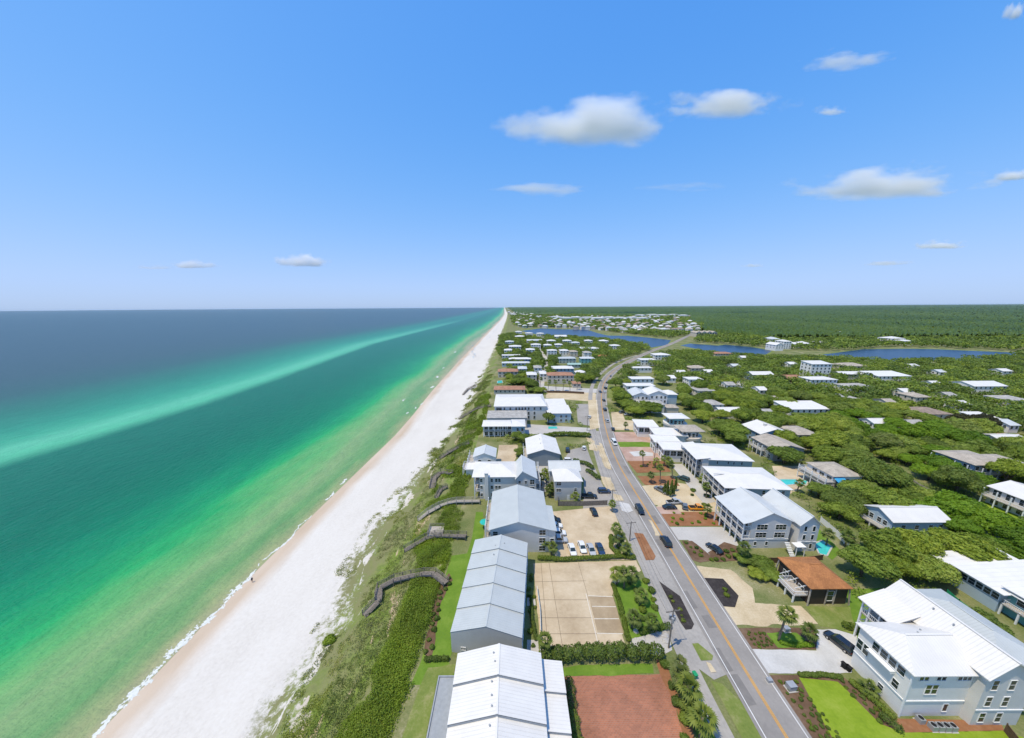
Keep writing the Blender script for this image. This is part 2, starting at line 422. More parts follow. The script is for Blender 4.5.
# dune face: sand breaking through low green cover, greener uphill
t = NT('dune_face')
a = t.n.new('ShaderNodeAttribute'); a.attribute_name = 't'
n = t.noise(t.pos((1,.6,1)), .11, 7, .66, .3); f = t.noise(t.pos(), .9, 5, .7)
v = t.math('ADD', t.math('ADD', t.math('MULTIPLY', a.outputs['Fac'], .95), t.math('MULTIPLY', t.math('SUBTRACT', n, .5), 1.5)), t.math('MULTIPLY', t.math('SUBTRACT', f, .5), .8))
veg = t.ramp(f, [(.3, C((.085,.14,.02))), (.5, C((.145,.205,.034))), (.7, C((.25,.28,.08)))])
veg = t.mix(t.ramp(n, [(.40, (0,0,0,1)), (.56, (1,1,1,1))]), veg, C((.20,.20,.09)))
tr = t.noise(t.pos((1,.22,1)), .22, 5, .6, .8)
v = t.math('SUBTRACT', v, t.ramp(tr, [(.56, (0,0,0,1)), (.66, (.75,.75,.75,1))]))
n0 = t.noise(t.pos((1,.35,1)), .09, 6, .6); f0 = t.noise(t.pos(), 1.3, 5, .7)
sand = t.ramp(t.math('ADD', t.math('MULTIPLY', f0, .55), t.math('MULTIPLY', n0, .45)), [(.3, C((.51,.475,.425))), (.5, C((.60,.565,.51))), (.7, C((.655,.625,.575)))])
sand = t.mix(t.ramp(a.outputs['Fac'], [(.22, (0,0,0,1)), (.5, (1,1,1,1))]), sand, C((.42,.33,.21)))
edge = t.ramp(t.math('ADD', a.outputs['Fac'], t.math('MULTIPLY', t.math('SUBTRACT', f, .5), .35)), [(.03, (0,0,0,1)), (.13, (1,1,1,1))])
t.col(t.mix(t.math('MULTIPLY', t.ramp(v, [(.04, (0,0,0,1)), (.20, (1,1,1,1))]), edge), sand, veg)); t.bump(f, .6, .2); MAT['dune'] = t.set(.9, .15)
strip('dune_slope', toe, top, 40, lambda x, y: zland(x, y), MAT['dune'])
# land sheet
def xl(j):
    return [0,6,14,24,40,60,90,140,220,340,520,800,1300,2200,4000,8000,15000,FAR][j]
V, F = [], []
for y in YR:
    for j in range(18): V.append((float(top(y))+xl(j), y, 0.0))
for i in range(len(YR)-1):
    for j in range(17):
        k = i*18+j; F.append((k, k+1, k+19, k+18))
tag(add('ground', np_mesh('ground', V, F, MAT['land'])), kind='structure')

# sea: colour of the water over the bars and troughs, by distance offshore
t = NT('gulf_water')
a = t.n.new('ShaderNodeAttribute'); a.attribute_name = 't'
n = t.noise(t.pos((1,.25,1)), .035, 5, .55, .4); n2 = t.noise(t.pos((1,.16,1)), .012, 4, .5)
n3 = t.noise(t.pos((1,.22,1)), .16, 4, .6)
dd = t.math('ADD', a.outputs['Fac'], t.math('ADD', t.math('MULTIPLY', t.math('SUBTRACT', n, .5), 24), t.math('MULTIPLY', t.math('SUBTRACT', n2, .5), 50)))
dd = t.math('ADD', dd, t.math('MULTIPLY', t.math('SUBTRACT', n3, .5), 14))
near = t.ramp(t.math('DIVIDE', dd, 120), [(0, C((.36,.33,.20))), (.05, C((.27,.32,.155))), (.12, C((.125,.29,.11))), (.20, C((.21,.34,.15))), (.27, C((.13,.36,.125))), (.36, C((.025,.33,.105))), (.47, C((.008,.235,.10))), (.62, C((.003,.17,.088))), (.8, C((.003,.145,.080))), (1, C((.003,.135,.080)))])
sh = t.math('ADD', a.outputs['Fac'], t.math('MULTIPLY', t.math('SUBTRACT', n2, .5), 14))
far = t.ramp(t.math('DIVIDE', t.math('SUBTRACT', sh, 120), 600), [(0, C((.003,.135,.080))), (.095, C((.005,.145,.088))), (.122, C((.080,.42,.24))), (.145, C((.10,.44,.27))), (.175, C((.045,.34,.20))), (.22, C((.022,.25,.155))), (.30, C((.016,.175,.115))), (.44, C((.028,.100,.095))), (.62, C((.036,.084,.098))), (1, C((.036,.080,.100)))])
gp = t.n.new('ShaderNodeNewGeometry'); sy = t.n.new('ShaderNodeSeparateXYZ'); t.link(gp.outputs['Position'], sy.inputs[0])
fd = t.ramp(t.math('DIVIDE', sy.outputs[1], 4000), [(.12, (0,0,0,1)), (.5, (.85,.85,.85,1))])      # the bar peters out along the coast
far = t.mix(t.math('MULTIPLY', fd, t.math('LESS_THAN', sh, 290)), far, C((.010,.14,.105)))
c = t.mix(t.math('GREATER_THAN', sh, 125), near, far)
fl = t.noise(t.pos((.8,1.1,1)), 1.1, 4, .7, .5); fl2 = t.noise(t.pos((1,.4,1)), .25, 4, .6)  # bottom mottling and caustic light flecks, painted into the water colour
c = t.mix(1.0, c, t.ramp(t.math('ADD', t.math('MULTIPLY', fl, .55), t.math('MULTIPLY', fl2, .45)), [(.33, (.80,.83,.86,1)), (.5, (1,1,1,1)), (.66, (1.2,1.16,1.12,1))]), 'MULTIPLY')
t.col(c)
wv = t.noise(t.pos((1,.45,1)), .42, 5, .65, .3); wv2 = t.noise(t.pos((.5,1,1)), 1.6, 3, .6)
t.bump(t.math('ADD', wv, t.math('MULTIPLY', wv2, .45)), .9, .8)
MAT['sea'] = t.set(.32, .13)
t.b.inputs['IOR'].default_value = 1.33
def seacol(j): return [-1.5,3,7,12,20,30,45,60,80,100,120,140,160,180,195,210,240,280,340,420,560,800,1300,2400,5000,10000,FAR][j]
V, A, F = [], [], []
for y in YR:
    for j in range(27):
        V.append((float(xs(y))-seacol(j), y, SEA_Z+.004)); A.append(seacol(j)-float(np.interp(seacol(j), [60,140,600,2000], [0,1,1,0]))*float(np.interp(y, [0,160,260,350,500,703,1000,1730,3000], [-6,2,-4,0,16,38,34,24,40])))
for i in range(len(YR)-1):
    for j in range(26):
        k = i*27+j; F.append((k+1, k, k+27, k+28))
tag(add('sea', np_mesh('sea', V, F, MAT['sea'], {'t': A})), kind='structure')
# surf: lacy foam where the small waves break
t = NT('surf_foam'); n = t.noise(t.pos(), 2.5, 4); t.col(t.ramp(n, [(.3, C((.50,.53,.49))), (.6, C((.66,.67,.64)))])); MAT['foam'] = t.set(.8, .2)
V, F = [], []
def foam(y0, y1, d0, width, dens, st=.3):
    y = y0
    while y < y1:
        e = math.sin(PI*(y-y0)/(y1-y0))**.4
        mid = d0+nz(0, y, .11, 3)*1.5+nz(0, y, .45, 5)*.7
        wd = width*e*(.75+.6*nz(3, y, .23, 9))
        u = -wd
        while u < wd:
            x = float(xs(y))-mid-u
            q = 1-abs(u)/max(wd, .01)
            if nz(x, y, .9, 2)*.5+nz(x, y, 2.2, 4)*.5+q*.8-.40+dens+.35*nz(x, y, 4.5, 6) > 0:
                k = len(V); z = max(SEA_Z, zland(x, y))+.03
                V.extend([(x, y, z), (x+st, y, z), (x+st, y+st, z), (x, y+st, z)]); F.append((k, k+1, k+2, k+3))
            u += st
        y += st
foam(26, 84, 0.5, 2.0, -.02, .2); foam(84, 112, .4, .7, .1); 
foam(120, 127, 1.5, .8, .1); foam(132, 138, 1.8, .8, .1)
for (px, py, L, wd) in ((404,400,7,1.3),(432,387,9,2.2),(437,377,10,2.4),(421,404,6,1.2),(407,413,5,1.0),(415,408,5,1.0),(443,368,10,1.6),(455,352,16,2)):
    q = P(px, py, SEA_Z); foam(q.y-L/2, q.y+L/2, float(xs(q.y))-q.x, wd, .12, .4)
tag(add('surf_foam', np_mesh('surf_foam', V, F, MAT['foam'])), kind='stuff')

# ------------------------------------------------------------------ sheets laid on the ground
SHEETS = []
_lv = {}
def sheet_z(l):
    _lv[l] = _lv.get(l, 0)+1
    return .018*l+.0006*_lv[l]
def inside(x, y, poly):
    c = False; n = len(poly)
    for i in range(n):
        x1, y1 = poly[i][0], poly[i][1]; x2, y2 = poly[i-1][0], poly[i-1][1]
        if (y1 > y) != (y2 > y) and x < (x2-x1)*(y-y1)/(y2-y1)+x1: c = not c
    return c
def sheet_w(name, pts, mat, lvl=1, kind='structure', block=True, round_=0):
    pts = [Vector((p[0], p[1], 0)) for p in pts]
    z = sheet_z(lvl)
    b = bmesh.new()
    vs_ = [b.verts.new((p.x, p.y, z)) for p in pts]
    f = b.faces.new(vs_)
    if f.normal.z < 0: f.normal_flip()
    b.normal_update()
    if f.normal.z < 0: bmesh.ops.reverse_faces(b, faces=[f])
    bmesh.ops.triangulate(b, faces=b.faces[:])
    me = bpy.data.meshes.new(name); b.to_mesh(me); b.free(); me.materials.append(mat)
    o = tag(add(name, me), kind=kind)
    if block: SHEETS.append([(p.x, p.y) for p in pts])
    return o
def sheet(name, pix, mat, lvl=1, kind='structure', block=True, wob=0):
    pts = [P(x, y) for x, y in pix]
    if wob:
        q = []
        for i, p in enumerate(pts):
            n = pts[(i+1) % len(pts)]; L = (n-p).length; k = max(1, int(L/1.2))
            nrm = Vector((-(n-p).y, (n-p).x, 0)).normalized()
            for j in range(k):
                v = p.lerp(n, j/k); q.append(v+nrm*nz(v.x, v.y, .5, 3)*wob)
        pts = q
    return sheet_w(name, pts, mat, lvl, kind, block)
def resample(pts, step):
    out = [pts[0]]
    for a, b in zip(pts, pts[1:]):
        n = max(1, int((b-a).length/step))
        out += [a.lerp(b, i/n) for i in range(1, n+1)]
    return out
def smooth_path(pts, it=3):
    for _ in range(it):
        q = [pts[0]]
        for a, b in zip(pts, pts[1:]): q += [a*.75+b*.25, a*.25+b*.75]
        q.append(pts[-1]); pts = q
    return pts
def ribbon(name, pts, off0, off1, mat, lvl, kind='structure', block=True, dash=None):
    V, F = [], []; acc = 0
    z = sheet_z(lvl)
    for i, p in enumerate(pts):
        d = (pts[min(i+1, len(pts)-1)]-pts[max(i-1, 0)]); d.z = 0; d.normalize(); n = Vector((d.y, -d.x, 0))
        a = p+n*off0; b = p+n*off1
        V += [(a.x, a.y, z), (b.x, b.y, z)]
        if i:
            k = 2*i; F.append((k-2, k-1, k+1, k))
    o = tag(add(name, np_mesh(name, V, F, mat)), kind=kind)
    if block: SHEETS.append([(v[0], v[1]) for v in V[0::2]]+[(v[0], v[1]) for v in V[1::2]][::-1])
    return o
# ------------------------------------------------------------------ foliage
def leaf_cloud(lobes, n, size, tilt=.75, zmin=None, inner=.12, flat=1.0):
    """leaf sprays over the surface of several lobes (cx,cy,cz,rx,ry,rz): returns verts, faces, tint"""
    L = np.array(lobes, dtype=float)
    area = L[:,3]*L[:,4]+L[:,3]*L[:,5]+L[:,4]*L[:,5]; pr = area/area.sum()
    out_c, out_n = [], []; got = 0
    while got < n:
        m = int((n-got)*1.8)+50
        k = rng.choice(len(L), m, p=pr)
        d = rng.normal(size=(m,3)); d /= np.linalg.norm(d, axis=1)[:,None]
        d[:,2] = np.where(d[:,2] < -.35, -d[:,2], d[:,2])
        bump = 1+.13*np.sin(d[:,0]*7+k*2.1)*np.sin(d[:,1]*6+k)+.09*np.sin(d[:,2]*11+d[:,0]*9+k*1.3)
        r = bump*(1-np.abs(rng.normal(size=m))*inner)
        c = L[k,:3]+d*L[k,3:6]*r[:,None]
        keep = np.ones(m, bool)
        for j in range(len(L)):
            q = ((c-L[j,:3])/L[j,3:6]); q = (q*q).sum(1)
            keep &= ~((q < .60) & (k != j))
        if zmin is not None: keep &= c[:,2] > zmin
        nn = d/L[k,3:6]; nn /= np.linalg.norm(nn, axis=1)[:,None]
        out_c.append(c[keep]); out_n.append(nn[keep]); got += keep.sum()
        if m > 60 and keep.sum() == 0: break
    c = np.concatenate(out_c)[:n]; nn = np.concatenate(out_n)[:n]; m = len(c)
    nn = nn+rng.normal(size=(m,3))*tilt*.6; nn /= np.linalg.norm(nn, axis=1)[:,None]
    a = rng.normal(size=(m,3)); t = np.cross(nn, a); t /= np.linalg.norm(t, axis=1)[:,None]; b = np.cross(nn, t)
    s = size*(.55+.9*rng.random(m))[:,None]
    asp = (.55+.4*rng.random(m))[:,None]
    v = np.stack([c-t*s, c-b*s*asp, c+t*s*(.9), c+b*s*asp], 1).reshape(-1,3)
    f = np.arange(m*4).reshape(-1,4)
    # tint: clumps of lighter and darker spray plus leaf-to-leaf variation
    fr = .55/size*.12
    cl = np.sin(c[:,0]*1.3+1.7*np.sin(c[:,1]*.9))*np.sin(c[:,1]*1.1+c[:,2]*1.9)
    tint = np.clip(.46+.17*cl+rng.normal(size=m)*.16, 0, 1)
    return v, f, tint
def crown_mesh(name, lobes, n, size, mat, **kw):
    v, f, t_ = leaf_cloud(lobes, n, size, **kw)
    return np_mesh(name, v, f, mat, fattr={'tint': t_})
def oak_lobes(r, h, k, rg):
    """a wind-shorn live oak: broad and low, several rounded heads"""
    lo = [(0, 0, h*.62, r*.62, r*.62, h*.34)]
    for i in range(k):
        a = 2*PI*i/k+rg.uniform(-.4, .4); q = r*rg.uniform(.42, .68); s = r*rg.uniform(.34, .52)
        lo.append((q*math.cos(a), q*math.sin(a), h*rg.uniform(.46, .72), s, s*rg.uniform(.85, 1.15), s*rg.uniform(.55, .8)))
    return lo
def limbs(lo, h, r0):
    m = MB(); rg = random.Random(int(h*100))
    m.tube([(0,0,-.2),(.15,.05,h*.22),(.05,.2,h*.42)], [r0*1.25, r0, r0*.8], 7)
    for (x, y, z, a, b, c) in lo[1:]:
        m.tube([(.05,.15,h*.3),(x*.45+rg.uniform(-.2,.2),y*.45,h*.3+(z-h*.3)*.55),(x*.9,y*.9,z)], [r0*.6, r0*.38, r0*.14], 5)
    return m.mesh('trunk', MAT['bark'], True)
OAKS = []
def init_trees():
    rg = random.Random(5)
    for i in range(8):
        r = 4.0; h = rg.uniform(4.6, 6.4)
        lo = oak_lobes(r, h, rg.choice((5,6,7,8)), rg)
        OAKS.append((limbs(lo, h, .24), crown_mesh('crown', lo, 12000, .135, MAT['oak'], zmin=.5, inner=.2)))
init_trees()
TREES = []
def place_tree(name, kind, loc, scale, label, cat='tree', group=None, mats=None, rz=None):
    tr, cr = OAKS[kind % len(OAKS)]
    o = empty(name, loc, random.uniform(0, 6.28) if rz is None else rz, label, cat, group)
    o.scale = scale if isinstance(scale, tuple) else (scale, scale, scale)
    add('trunk', tr, o); c = add('crown', cr, o)
    if mats: c.material_slots[0].link = 'OBJECT'; c.material_slots[0].material = mats
    TREES.append(o); return o
# palms: a leaning trunk and a round head of folded fan fronds
def palm_meshes(h, seed, head=1.7, nf=30, lean=.6):
    rg = random.Random(seed)
    m = MB(); a = rg.uniform(0, 6.28)
    pts = [(lean*math.cos(a)*(k/7)**1.7, lean*math.sin(a)*(k/7)**1.7, h*k/7-.05) for k in range(8)]
    m.tube(pts, [.26]+[.19+.02*math.sin(k*2.2) for k in range(6)]+[.17], 8)
    trunk = m.mesh('trunk', MAT['palm_bark'], True)
    top_ = Vector(pts[-1]); V, F, T = [], [], []
    for i in range(nf):      # each leaf: a petiole ending in a fan of narrow folded leaflets that droop at the tips
        az = i*2.39996+rg.uniform(-.25, .25); el = 1.45-2.35*(i/nf)**.8+rg.uniform(-.15, .15)
        dirh = Vector((math.cos(az), math.sin(az), 0)); side = Vector((-math.sin(az), math.cos(az), 0)); up = Vector((0,0,1))
        ax = dirh*math.cos(el)+up*math.sin(el); nrm = side.cross(ax)
        pet = head*rg.uniform(.38, .52); e = top_+ax*pet-up*.04; tn = rg.uniform(.15, .85)*(.55+.45*(el > 0))
        n0 = len(V); V.extend([tuple(top_-side*.03), tuple(top_+side*.03), tuple(e+side*.03), tuple(e-side*.03)]); F.append((n0,n0+1,n0+2,n0+3)); T.append(.6)
        for k in range(-5, 6):
            a = k*.30; d = (ax*math.cos(a)+side*math.sin(a)); L = head*rg.uniform(.52, .66)*(1-.025*k*k*.5); wd = head*.058
            s_ = d.cross(nrm).normalized()*wd; mid = e+d*L*.55+nrm*.0-up*.02; tip = e+d*L-up*L*rg.uniform(.18, .42)
            n0 = len(V); V.extend([tuple(e), tuple(mid-s_), tuple(tip), tuple(mid+s_)]); F.append((n0,n0+1,n0+2,n0+3)); T.append(min(1, max(0, tn+rg.uniform(-.12,.12))))
    crown = np_mesh('crown', V, F, MAT['palm'], fattr={'tint': T})
    return trunk, crown
PALMS = [palm_meshes(h, s, hd, nf, ln) for h, s, hd, nf, ln in ((5.2,1,1.95,20,.5),(4.0,2,1.9,20,.3),(8.0,3,2.0,22,1.0),(3.0,4,1.85,20,.25),(1.2,5,1.7,18,.1))]
def palm(px, py, kind, label, scale=1.0, group=None, cat='palm tree', name='palm_tree', w=None):
    p = P(px, py) if w is None else Vector((w[0], w[1], 0))
    o = empty(name, (p.x, p.y, 0), random.uniform(0, 6.28), label, cat, group); o.scale = (scale,)*3
    tr, cr = PALMS[kind]; add('trunk', tr, o); add('crown', cr, o); return o
# shrubs
SHRUBS = {}
def shrub_mesh(key, lobes, n, size, mat):
    if key not in SHRUBS: SHRUBS[key] = crown_mesh('foliage', lobes, n, size, mat, zmin=.02, inner=.16)
    return SHRUBS[key]
def round_shrub(loc, r, h, label, mat='hedge', group=None, name='shrub', cat='shrub', var=0):
    key = (mat, var)
    lo = [(0,0,.45,.75,.75,.5),(.45,.1,.35,.5,.5,.4),(-.4,.3,.4,.5,.5,.42),(-.1,-.5,.33,.5,.45,.36)] if var == 0 else [(0,0,.5,.8,.8,.5),(-.35,.2,.62,.5,.5,.36),(.3,-.3,.55,.5,.5,.4)]
    me = shrub_mesh(key, lo, 900, .11, MAT[mat])
    o = add(name, me, None, loc, random.uniform(0, 6.28)); o.scale = (r, r, h)
    return tag(o, label, cat, group)
def hedge_line(pix, width, h, label, mat='hedge', name='hedge', per=130, size=.14, world=False, boxy=True):
    pts = [Vector((p[0], p[1], 0)) for p in pix] if world else [P(*p) for p in pix]
    pts = resample(pts, width*.55)
    lo = [(p.x+random.uniform(-.1,.1)*width, p.y+random.uniform(-.1,.1)*width, h*.5, width*random.uniform(.5,.62), width*random.uniform(.5,.62), h*random.uniform(.46,.60)) for p in pts]
    c = pts[len(pts)//2]; lo = [(a-c.x, b-c.y, z, x, y, zz) for a, b, z, x, y, zz in lo]
    me = crown_mesh('foliage', lo, int(per*len(lo)*max(1, h*width*.5)), size, MAT[mat], zmin=.02, inner=.15)
    return tag(add(name, me, None, (c.x, c.y, 0)), label, 'hedge')
# ------------------------------------------------------------------ buildings
_win = {}
def window_mesh(w, h, kind):
    key = (round(w,2), round(h,2), kind)
    if key in _win: return _win[key]
    f = MB(); b = .06
    d0, d1 = -.09, .02
    f.box(-w/2-b, w/2+b, d0, d1, h, h+b); f.box(-w/2-b, w/2+b, d0-.03, d1, -b, 0)
    f.box(-w/2-b, -w/2, d0, d1, 0, h); f.box(w/2, w/2+b, d0, d1, 0, h)
    n = max(1, round(w/.95))
    for i in range(1, n): x = -w/2+w*i/n; f.box(x-.025, x+.025, -.06, d1, 0, h)
    if kind == 'sash' and w > .75: f.box(-w/2, w/2, -.055, d1, h*.52-.02, h*.52+.02)
    g = MB(); g.poly([(-w/2,-.025,0),(w/2,-.025,0),(w/2,-.025,h),(-w/2,-.025,h)])
    _win[key] = (f.mesh('window', MAT['trim']), g.mesh('pane', MAT['glass'])); return _win[key]
ROT = {'S': 0, 'W': -PI/2, 'E': PI/2, 'N': PI}
class House:
    def __init__(s, name, x, y, rz, label, cat='house', group=None, z=0, lm=None):
        s.o = empty(name, (x, y, z), rz, label, cat, group); s.rz = rz; s.x, s.y = x, y; s.r = None
        s.foot = []
        if lm: LANDMARKS.append((lm, x, y))
    def w2(s, x, y):
        c, n = math.cos(s.rz), math.sin(s.rz); return (s.x+c*x-n*y, s.y+n*x+c*y)
    def block(s, x0, x1, y0, y1, h, roof='gable', rise=1.5, ridge='y', over=.45, z0=0.0, wall='white_wall', rf='white_roof', split=None, hip_in=None, wallonly=False, th=.16, inset=(0,0,0,0)):
        """one volume: walls with their gables, and a roof slab"""
        s.r = (x0, x1, y0, y1)
        s.foot.append([s.w2(*c) for c in ((x0-.5,y0-.5),(x1+.5,y0-.5),(x1+.5,y1+.5),(x0-.5,y1+.5))])
        SHEETS.append(s.foot[-1]); HFOOT.append(s.foot[-1])
        m = MB(); mx, my = (x0+x1)/2, (y0+y1)/2
        if split is not None: mx = split if ridge == 'y' else mx; my = split if ridge == 'x' else my
        H = z0+h
        R0 = (x0, x1, y0, y1)
        if any(inset):
            if roof == 'gable' and ridge == 'y':      # gable wall stays under the ridge: lower the inset side's wall top along the slope
                H += 0
            x0 += inset[0]; x1 -= inset[1]; y0 += inset[2]; y1 -= inset[3]; s.r = (x0, x1, y0, y1)
        A, B, Cc, D = (x0,y0), (x1,y0), (x1,y1), (x0,y1)
        if roof == 'gable' and ridge == 'y':
            m.poly([A+(z0,), B+(z0,), B+(H,), (mx,y0,H+rise), A+(H,)]); m.poly([Cc+(z0,), D+(z0,), D+(H,), (mx,y1,H+rise), Cc+(H,)])
            m.poly([B+(z0,), Cc+(z0,), Cc+(H,), B+(H,)]); m.poly([D+(z0,), A+(z0,), A+(H,), D+(H,)])
        elif roof == 'gable':
            m.poly([D+(z0,), A+(z0,), A+(H,), (x0,my,H+rise), D+(H,)]); m.poly([B+(z0,), Cc+(z0,), Cc+(H,), (x1,my,H+rise), B+(H,)])
            m.poly([A+(z0,), B+(z0,), B+(H,), A+(H,)]); m.poly([Cc+(z0,), D+(z0,), D+(H,), Cc+(H,)])
        elif roof == 'shed':      # rises towards ridge side 'N','S','E','W'
            hz = {(x0,y0):H,(x1,y0):H,(x1,y1):H,(x0,y1):H}
            for p in hz:
                if (ridge == 'N' and p[1] == y1) or (ridge == 'S' and p[1] == y0) or (ridge == 'E' and p[0] == x1) or (ridge == 'W' and p[0] == x0): hz[p] += rise
            q = [A, B, Cc, D]
            for i in range(4):
                a, b = q[i], q[(i+1) % 4]; m.poly([a+(z0,), b+(z0,), b+(hz[b],), a+(hz[a],)])
        else:
            q = [A, B, Cc, D]
            for i in range(4):
                a, b = q[i], q[(i+1) % 4]; m.poly([a+(z0,), b+(z0,), b+(H,), a+(H,)])
        m.build('wall', MAT[wall], s.o)
        if wallonly: return s
        x0, x1, y0, y1 = R0; mx, my = (x0+x1)/2, (y0+y1)/2
        if split is not None: mx = split if ridge == 'y' else mx; my = split if ridge == 'x' else my
        r = MB(); o = over
        def slab(pts):
            pts = [Vector(p) for p in pts]; n = (pts[1]-pts[0]).cross(pts[2]-pts[0]).normalized()
            if n.z < 0: pts.reverse(); n = -n
            dn = Vector((0,0,-th))
            r.poly(pts); r.poly([p+dn for p in reversed(pts)])
            for i in range(len(pts)):
                a, b = pts[i], pts[(i+1) % len(pts)]; r.poly([a+dn, b+dn, b, a])
        e = .17
        if roof == 'gable' and ridge == 'y':
            sl = rise/(mx-x0); sr = rise/(x1-mx); T = H+rise+e
            slab([(x0-o,y0-o,H+e-sl*o),(mx,y0-o,T),(mx,y1+o,T),(x0-o,y1+o,H+e-sl*o)])
            slab([(mx,y0-o,T),(x1+o,y0-o,H+e-sr*o),(x1+o,y1+o,H+e-sr*o),(mx,y1+o,T)])
            r.bar((mx,y0-o,T+.02),(mx,y1+o,T+.02),.35,.08)
        elif roof == 'gable':
            sl = rise/(my-y0); sr = rise/(y1-my); T = H+rise+e
            slab([(x0-o,y0-o,H+e-sl*o),(x1+o,y0-o,H+e-sl*o),(x1+o,my,T),(x0-o,my,T)])
            slab([(x0-o,my,T),(x1+o,my,T),(x1+o,y1+o,H+e-sr*o),(x0-o,y1+o,H+e-sr*o)])
            r.bar((x0-o,my,T+.02),(x1+o,my,T+.02),.35,.08)
        elif roof == 'hip':
            X0, X1, Y0, Y1 = x0-o, x1+o, y0-o, y1+o; L = H+e-.1; T = L+rise
            hw = min(X1-X0, Y1-Y0)/2 if hip_in is None else hip_in
            if ridge == 'x' : a, b = (X0+min(hw,(X1-X0)/2-.01), my, T), (X1-min(hw,(X1-X0)/2-.01), my, T); 
            else: a, b = (mx, Y0+min(hw,(Y1-Y0)/2-.01), T), (mx, Y1-min(hw,(Y1-Y0)/2-.01), T)
            p = [(X0,Y0,L),(X1,Y0,L),(X1,Y1,L),(X0,Y1,L)]
            if ridge == 'x':
                fs = [[p[0],p[1],b,a],[p[1],p[2],b],[p[2],p[3],a,b],[p[3],p[0],a]]
            else:
                fs = [[p[0],p[1],a],[p[1],p[2],b,a],[p[2],p[3],b],[p[3],p[0],a,b]]
            for f in fs: r.poly(f)
            r.poly([(x,y,L-th) for x, y, z in reversed(p)])
            for i in range(4):
                u, v = p[i], p[(i+1)%4]; r.poly([(u[0],u[1],L-th),(v[0],v[1],L-th),v,u])
            r.bar((a[0],a[1],T+.02),(b[0],b[1],T+.02),.3,.08)
            for q, t_ in zip(p, ((a,a,b,b) if ridge == 'y' else (a,b,b,a))) if False else []: pass
        elif roof == 'shed':
            g = lambda x, y: hz0(x, y)
            def hz0(x, y):
                q = {'N': (y-y0)/(y1-y0), 'S': (y1-y)/(y1-y0), 'E': (x-x0)/(x1-x0), 'W': (x1-x)/(x1-x0)}[ridge]; return H+e+rise*q
            slab([(x, y, hz0(x, y)) for x, y in ((x0-o,y0-o),(x1+o,y0-o),(x1+o,y1+o),(x0-o,y1+o))])
        elif roof == 'flat':      # low parapet round a membrane
            X0, X1, Y0, Y1 = x0-o, x1+o, y0-o, y1+o
            r.box(X0, X1, Y0, Y1, H-.02, H+.15)
            for q in ((X0,X1,Y0,Y0+.2),(X0,X1,Y1-.2,Y1),(X0,X0+.2,Y0+.2,Y1-.2),(X1-.2,X1,Y0+.2,Y1-.2)): r.box(*q, H+.15, H+.38)
        r.build('roof', MAT[rf], s.o)
        s.top = H; return s
    def face(s, f, u, off=0.0):
        x0, x1, y0, y1 = s.r
        return {'S': (u, y0-off), 'N': (u, y1+off), 'W': (x0-off, u), 'E': (x1+off, u)}[f]
    def win(s, f, us, zs, w=1.0, h=1.5, kind='sash', pane=True):
        fm, gm = window_mesh(w, h, kind)
        for z in zs:
            for u in us:
                x, y = s.face(f, u, 0 if pane else .03)
                o = add('window', fm if pane else gm, s.o, (x, y, z), ROT[f])
                if pane: add('pane', gm, o)
        return s
    def door(s, f, u, z=0.0, w=1.0, h=2.1, mat='trim'):
        m = MB(); m.box(-w/2, w/2, -.06, .02, 0, h); x, y = s.face(f, u)
        d = m.build('door', MAT[mat], s.o, (x, y, z+.02), ROT[f])
        k = MB(); k.box(w*.32, w*.40, -.12, -.06, h*.46, h*.5); k.build('handle', MAT['steel'], d); return s
    def garage(s, f, u, w=2.7, h=2.3):
        m = MB()
        for i in range(4): m.box(-w/2, w/2, -.05, .02, i*h/4+.02, (i+1)*h/4-.02)
        x, y = s.face(f, u); m.build('garage_door', MAT['trim'], s.o, (x, y, .02), ROT[f]); return s
    def porch(s, f, u0, u1, depth, floors, top_z, posts=4, rail='trim', pm='trim', deck='wood_pale', ground=True, solid=False):
        """stacked galleries outside face f: decks, railings, posts"""
        a = ROT[f]; mid = (u0+u1)/2; x, y = s.face(f, mid); L = u1-u0
        root = s.o
        for z in floors:
            d = MB(); d.box(-L/2, L/2, -depth, -.01, z-.2, z); d.build('deck', MAT[deck], root, (x, y, 0), a)
            q = MB()
            for (p0, p1) in (((-L/2+.06,-depth+.05),(L/2-.06,-depth+.05)),((-L/2+.06,-depth+.05),(-L/2+.06,-.05)),((L/2-.06,-depth+.05),(L/2-.06,-.05))):
                q.bar(p0+(z+1.05,), p1+(z+1.05,), .09, .08); q.bar(p0+(z+.12,), p1+(z+.12,), .06, .06)
                n = max(2, int((Vector(p1)-Vector(p0)).length/.28))
                if solid: q.bar(p0+(z+.55,), p1+(z+.55,), .05, .9)
                else:
                    for i in range(n+1):
                        t_ = i/n; px, py = p0[0]+(p1[0]-p0[0])*t_, p0[1]+(p1[1]-p0[1])*t_
                        q.box(px-.022, px+.022, py-.022, py+.022, z, z+1.03)
            q.build('railing', MAT[rail], root, (x, y, 0), a)
        for i in range(posts):
            m = MB(); px = -L/2+.1+(L-.2)*i/max(1, posts-1)
            m.box(px-.13, px+.13, -depth+.0, -depth+.26, 0, top_z); m.build('post', MAT[pm], root, (x, y, 0), a)
        return s
    def stack(s, x, y, w, d, h, z, mat='pale_wall', cap=True):
        m = MB(); m.box(x-w/2, x+w/2, y-d/2, y+d/2, z, z+h)
        if cap: m.box(x-w/2-.1, x+w/2+.1, y-d/2-.1, y+d/2+.1, z+h, z+h+.15)
        m.build('chimney', MAT[mat], s.o); return s
    def vents(s, pts, mat='greytrim'):
        for (x, y, z) in pts:
            m = MB(); m.tube([(x,y,z-.2),(x,y,z+.35)], [.09,.09], 6); m.tube([(x,y,z+.35),(x,y,z+.42)], [.16,.12], 6); m.build('roof_vent', MAT[mat], s.o)
        return s
LANDMARKS = []
HFOOT = []
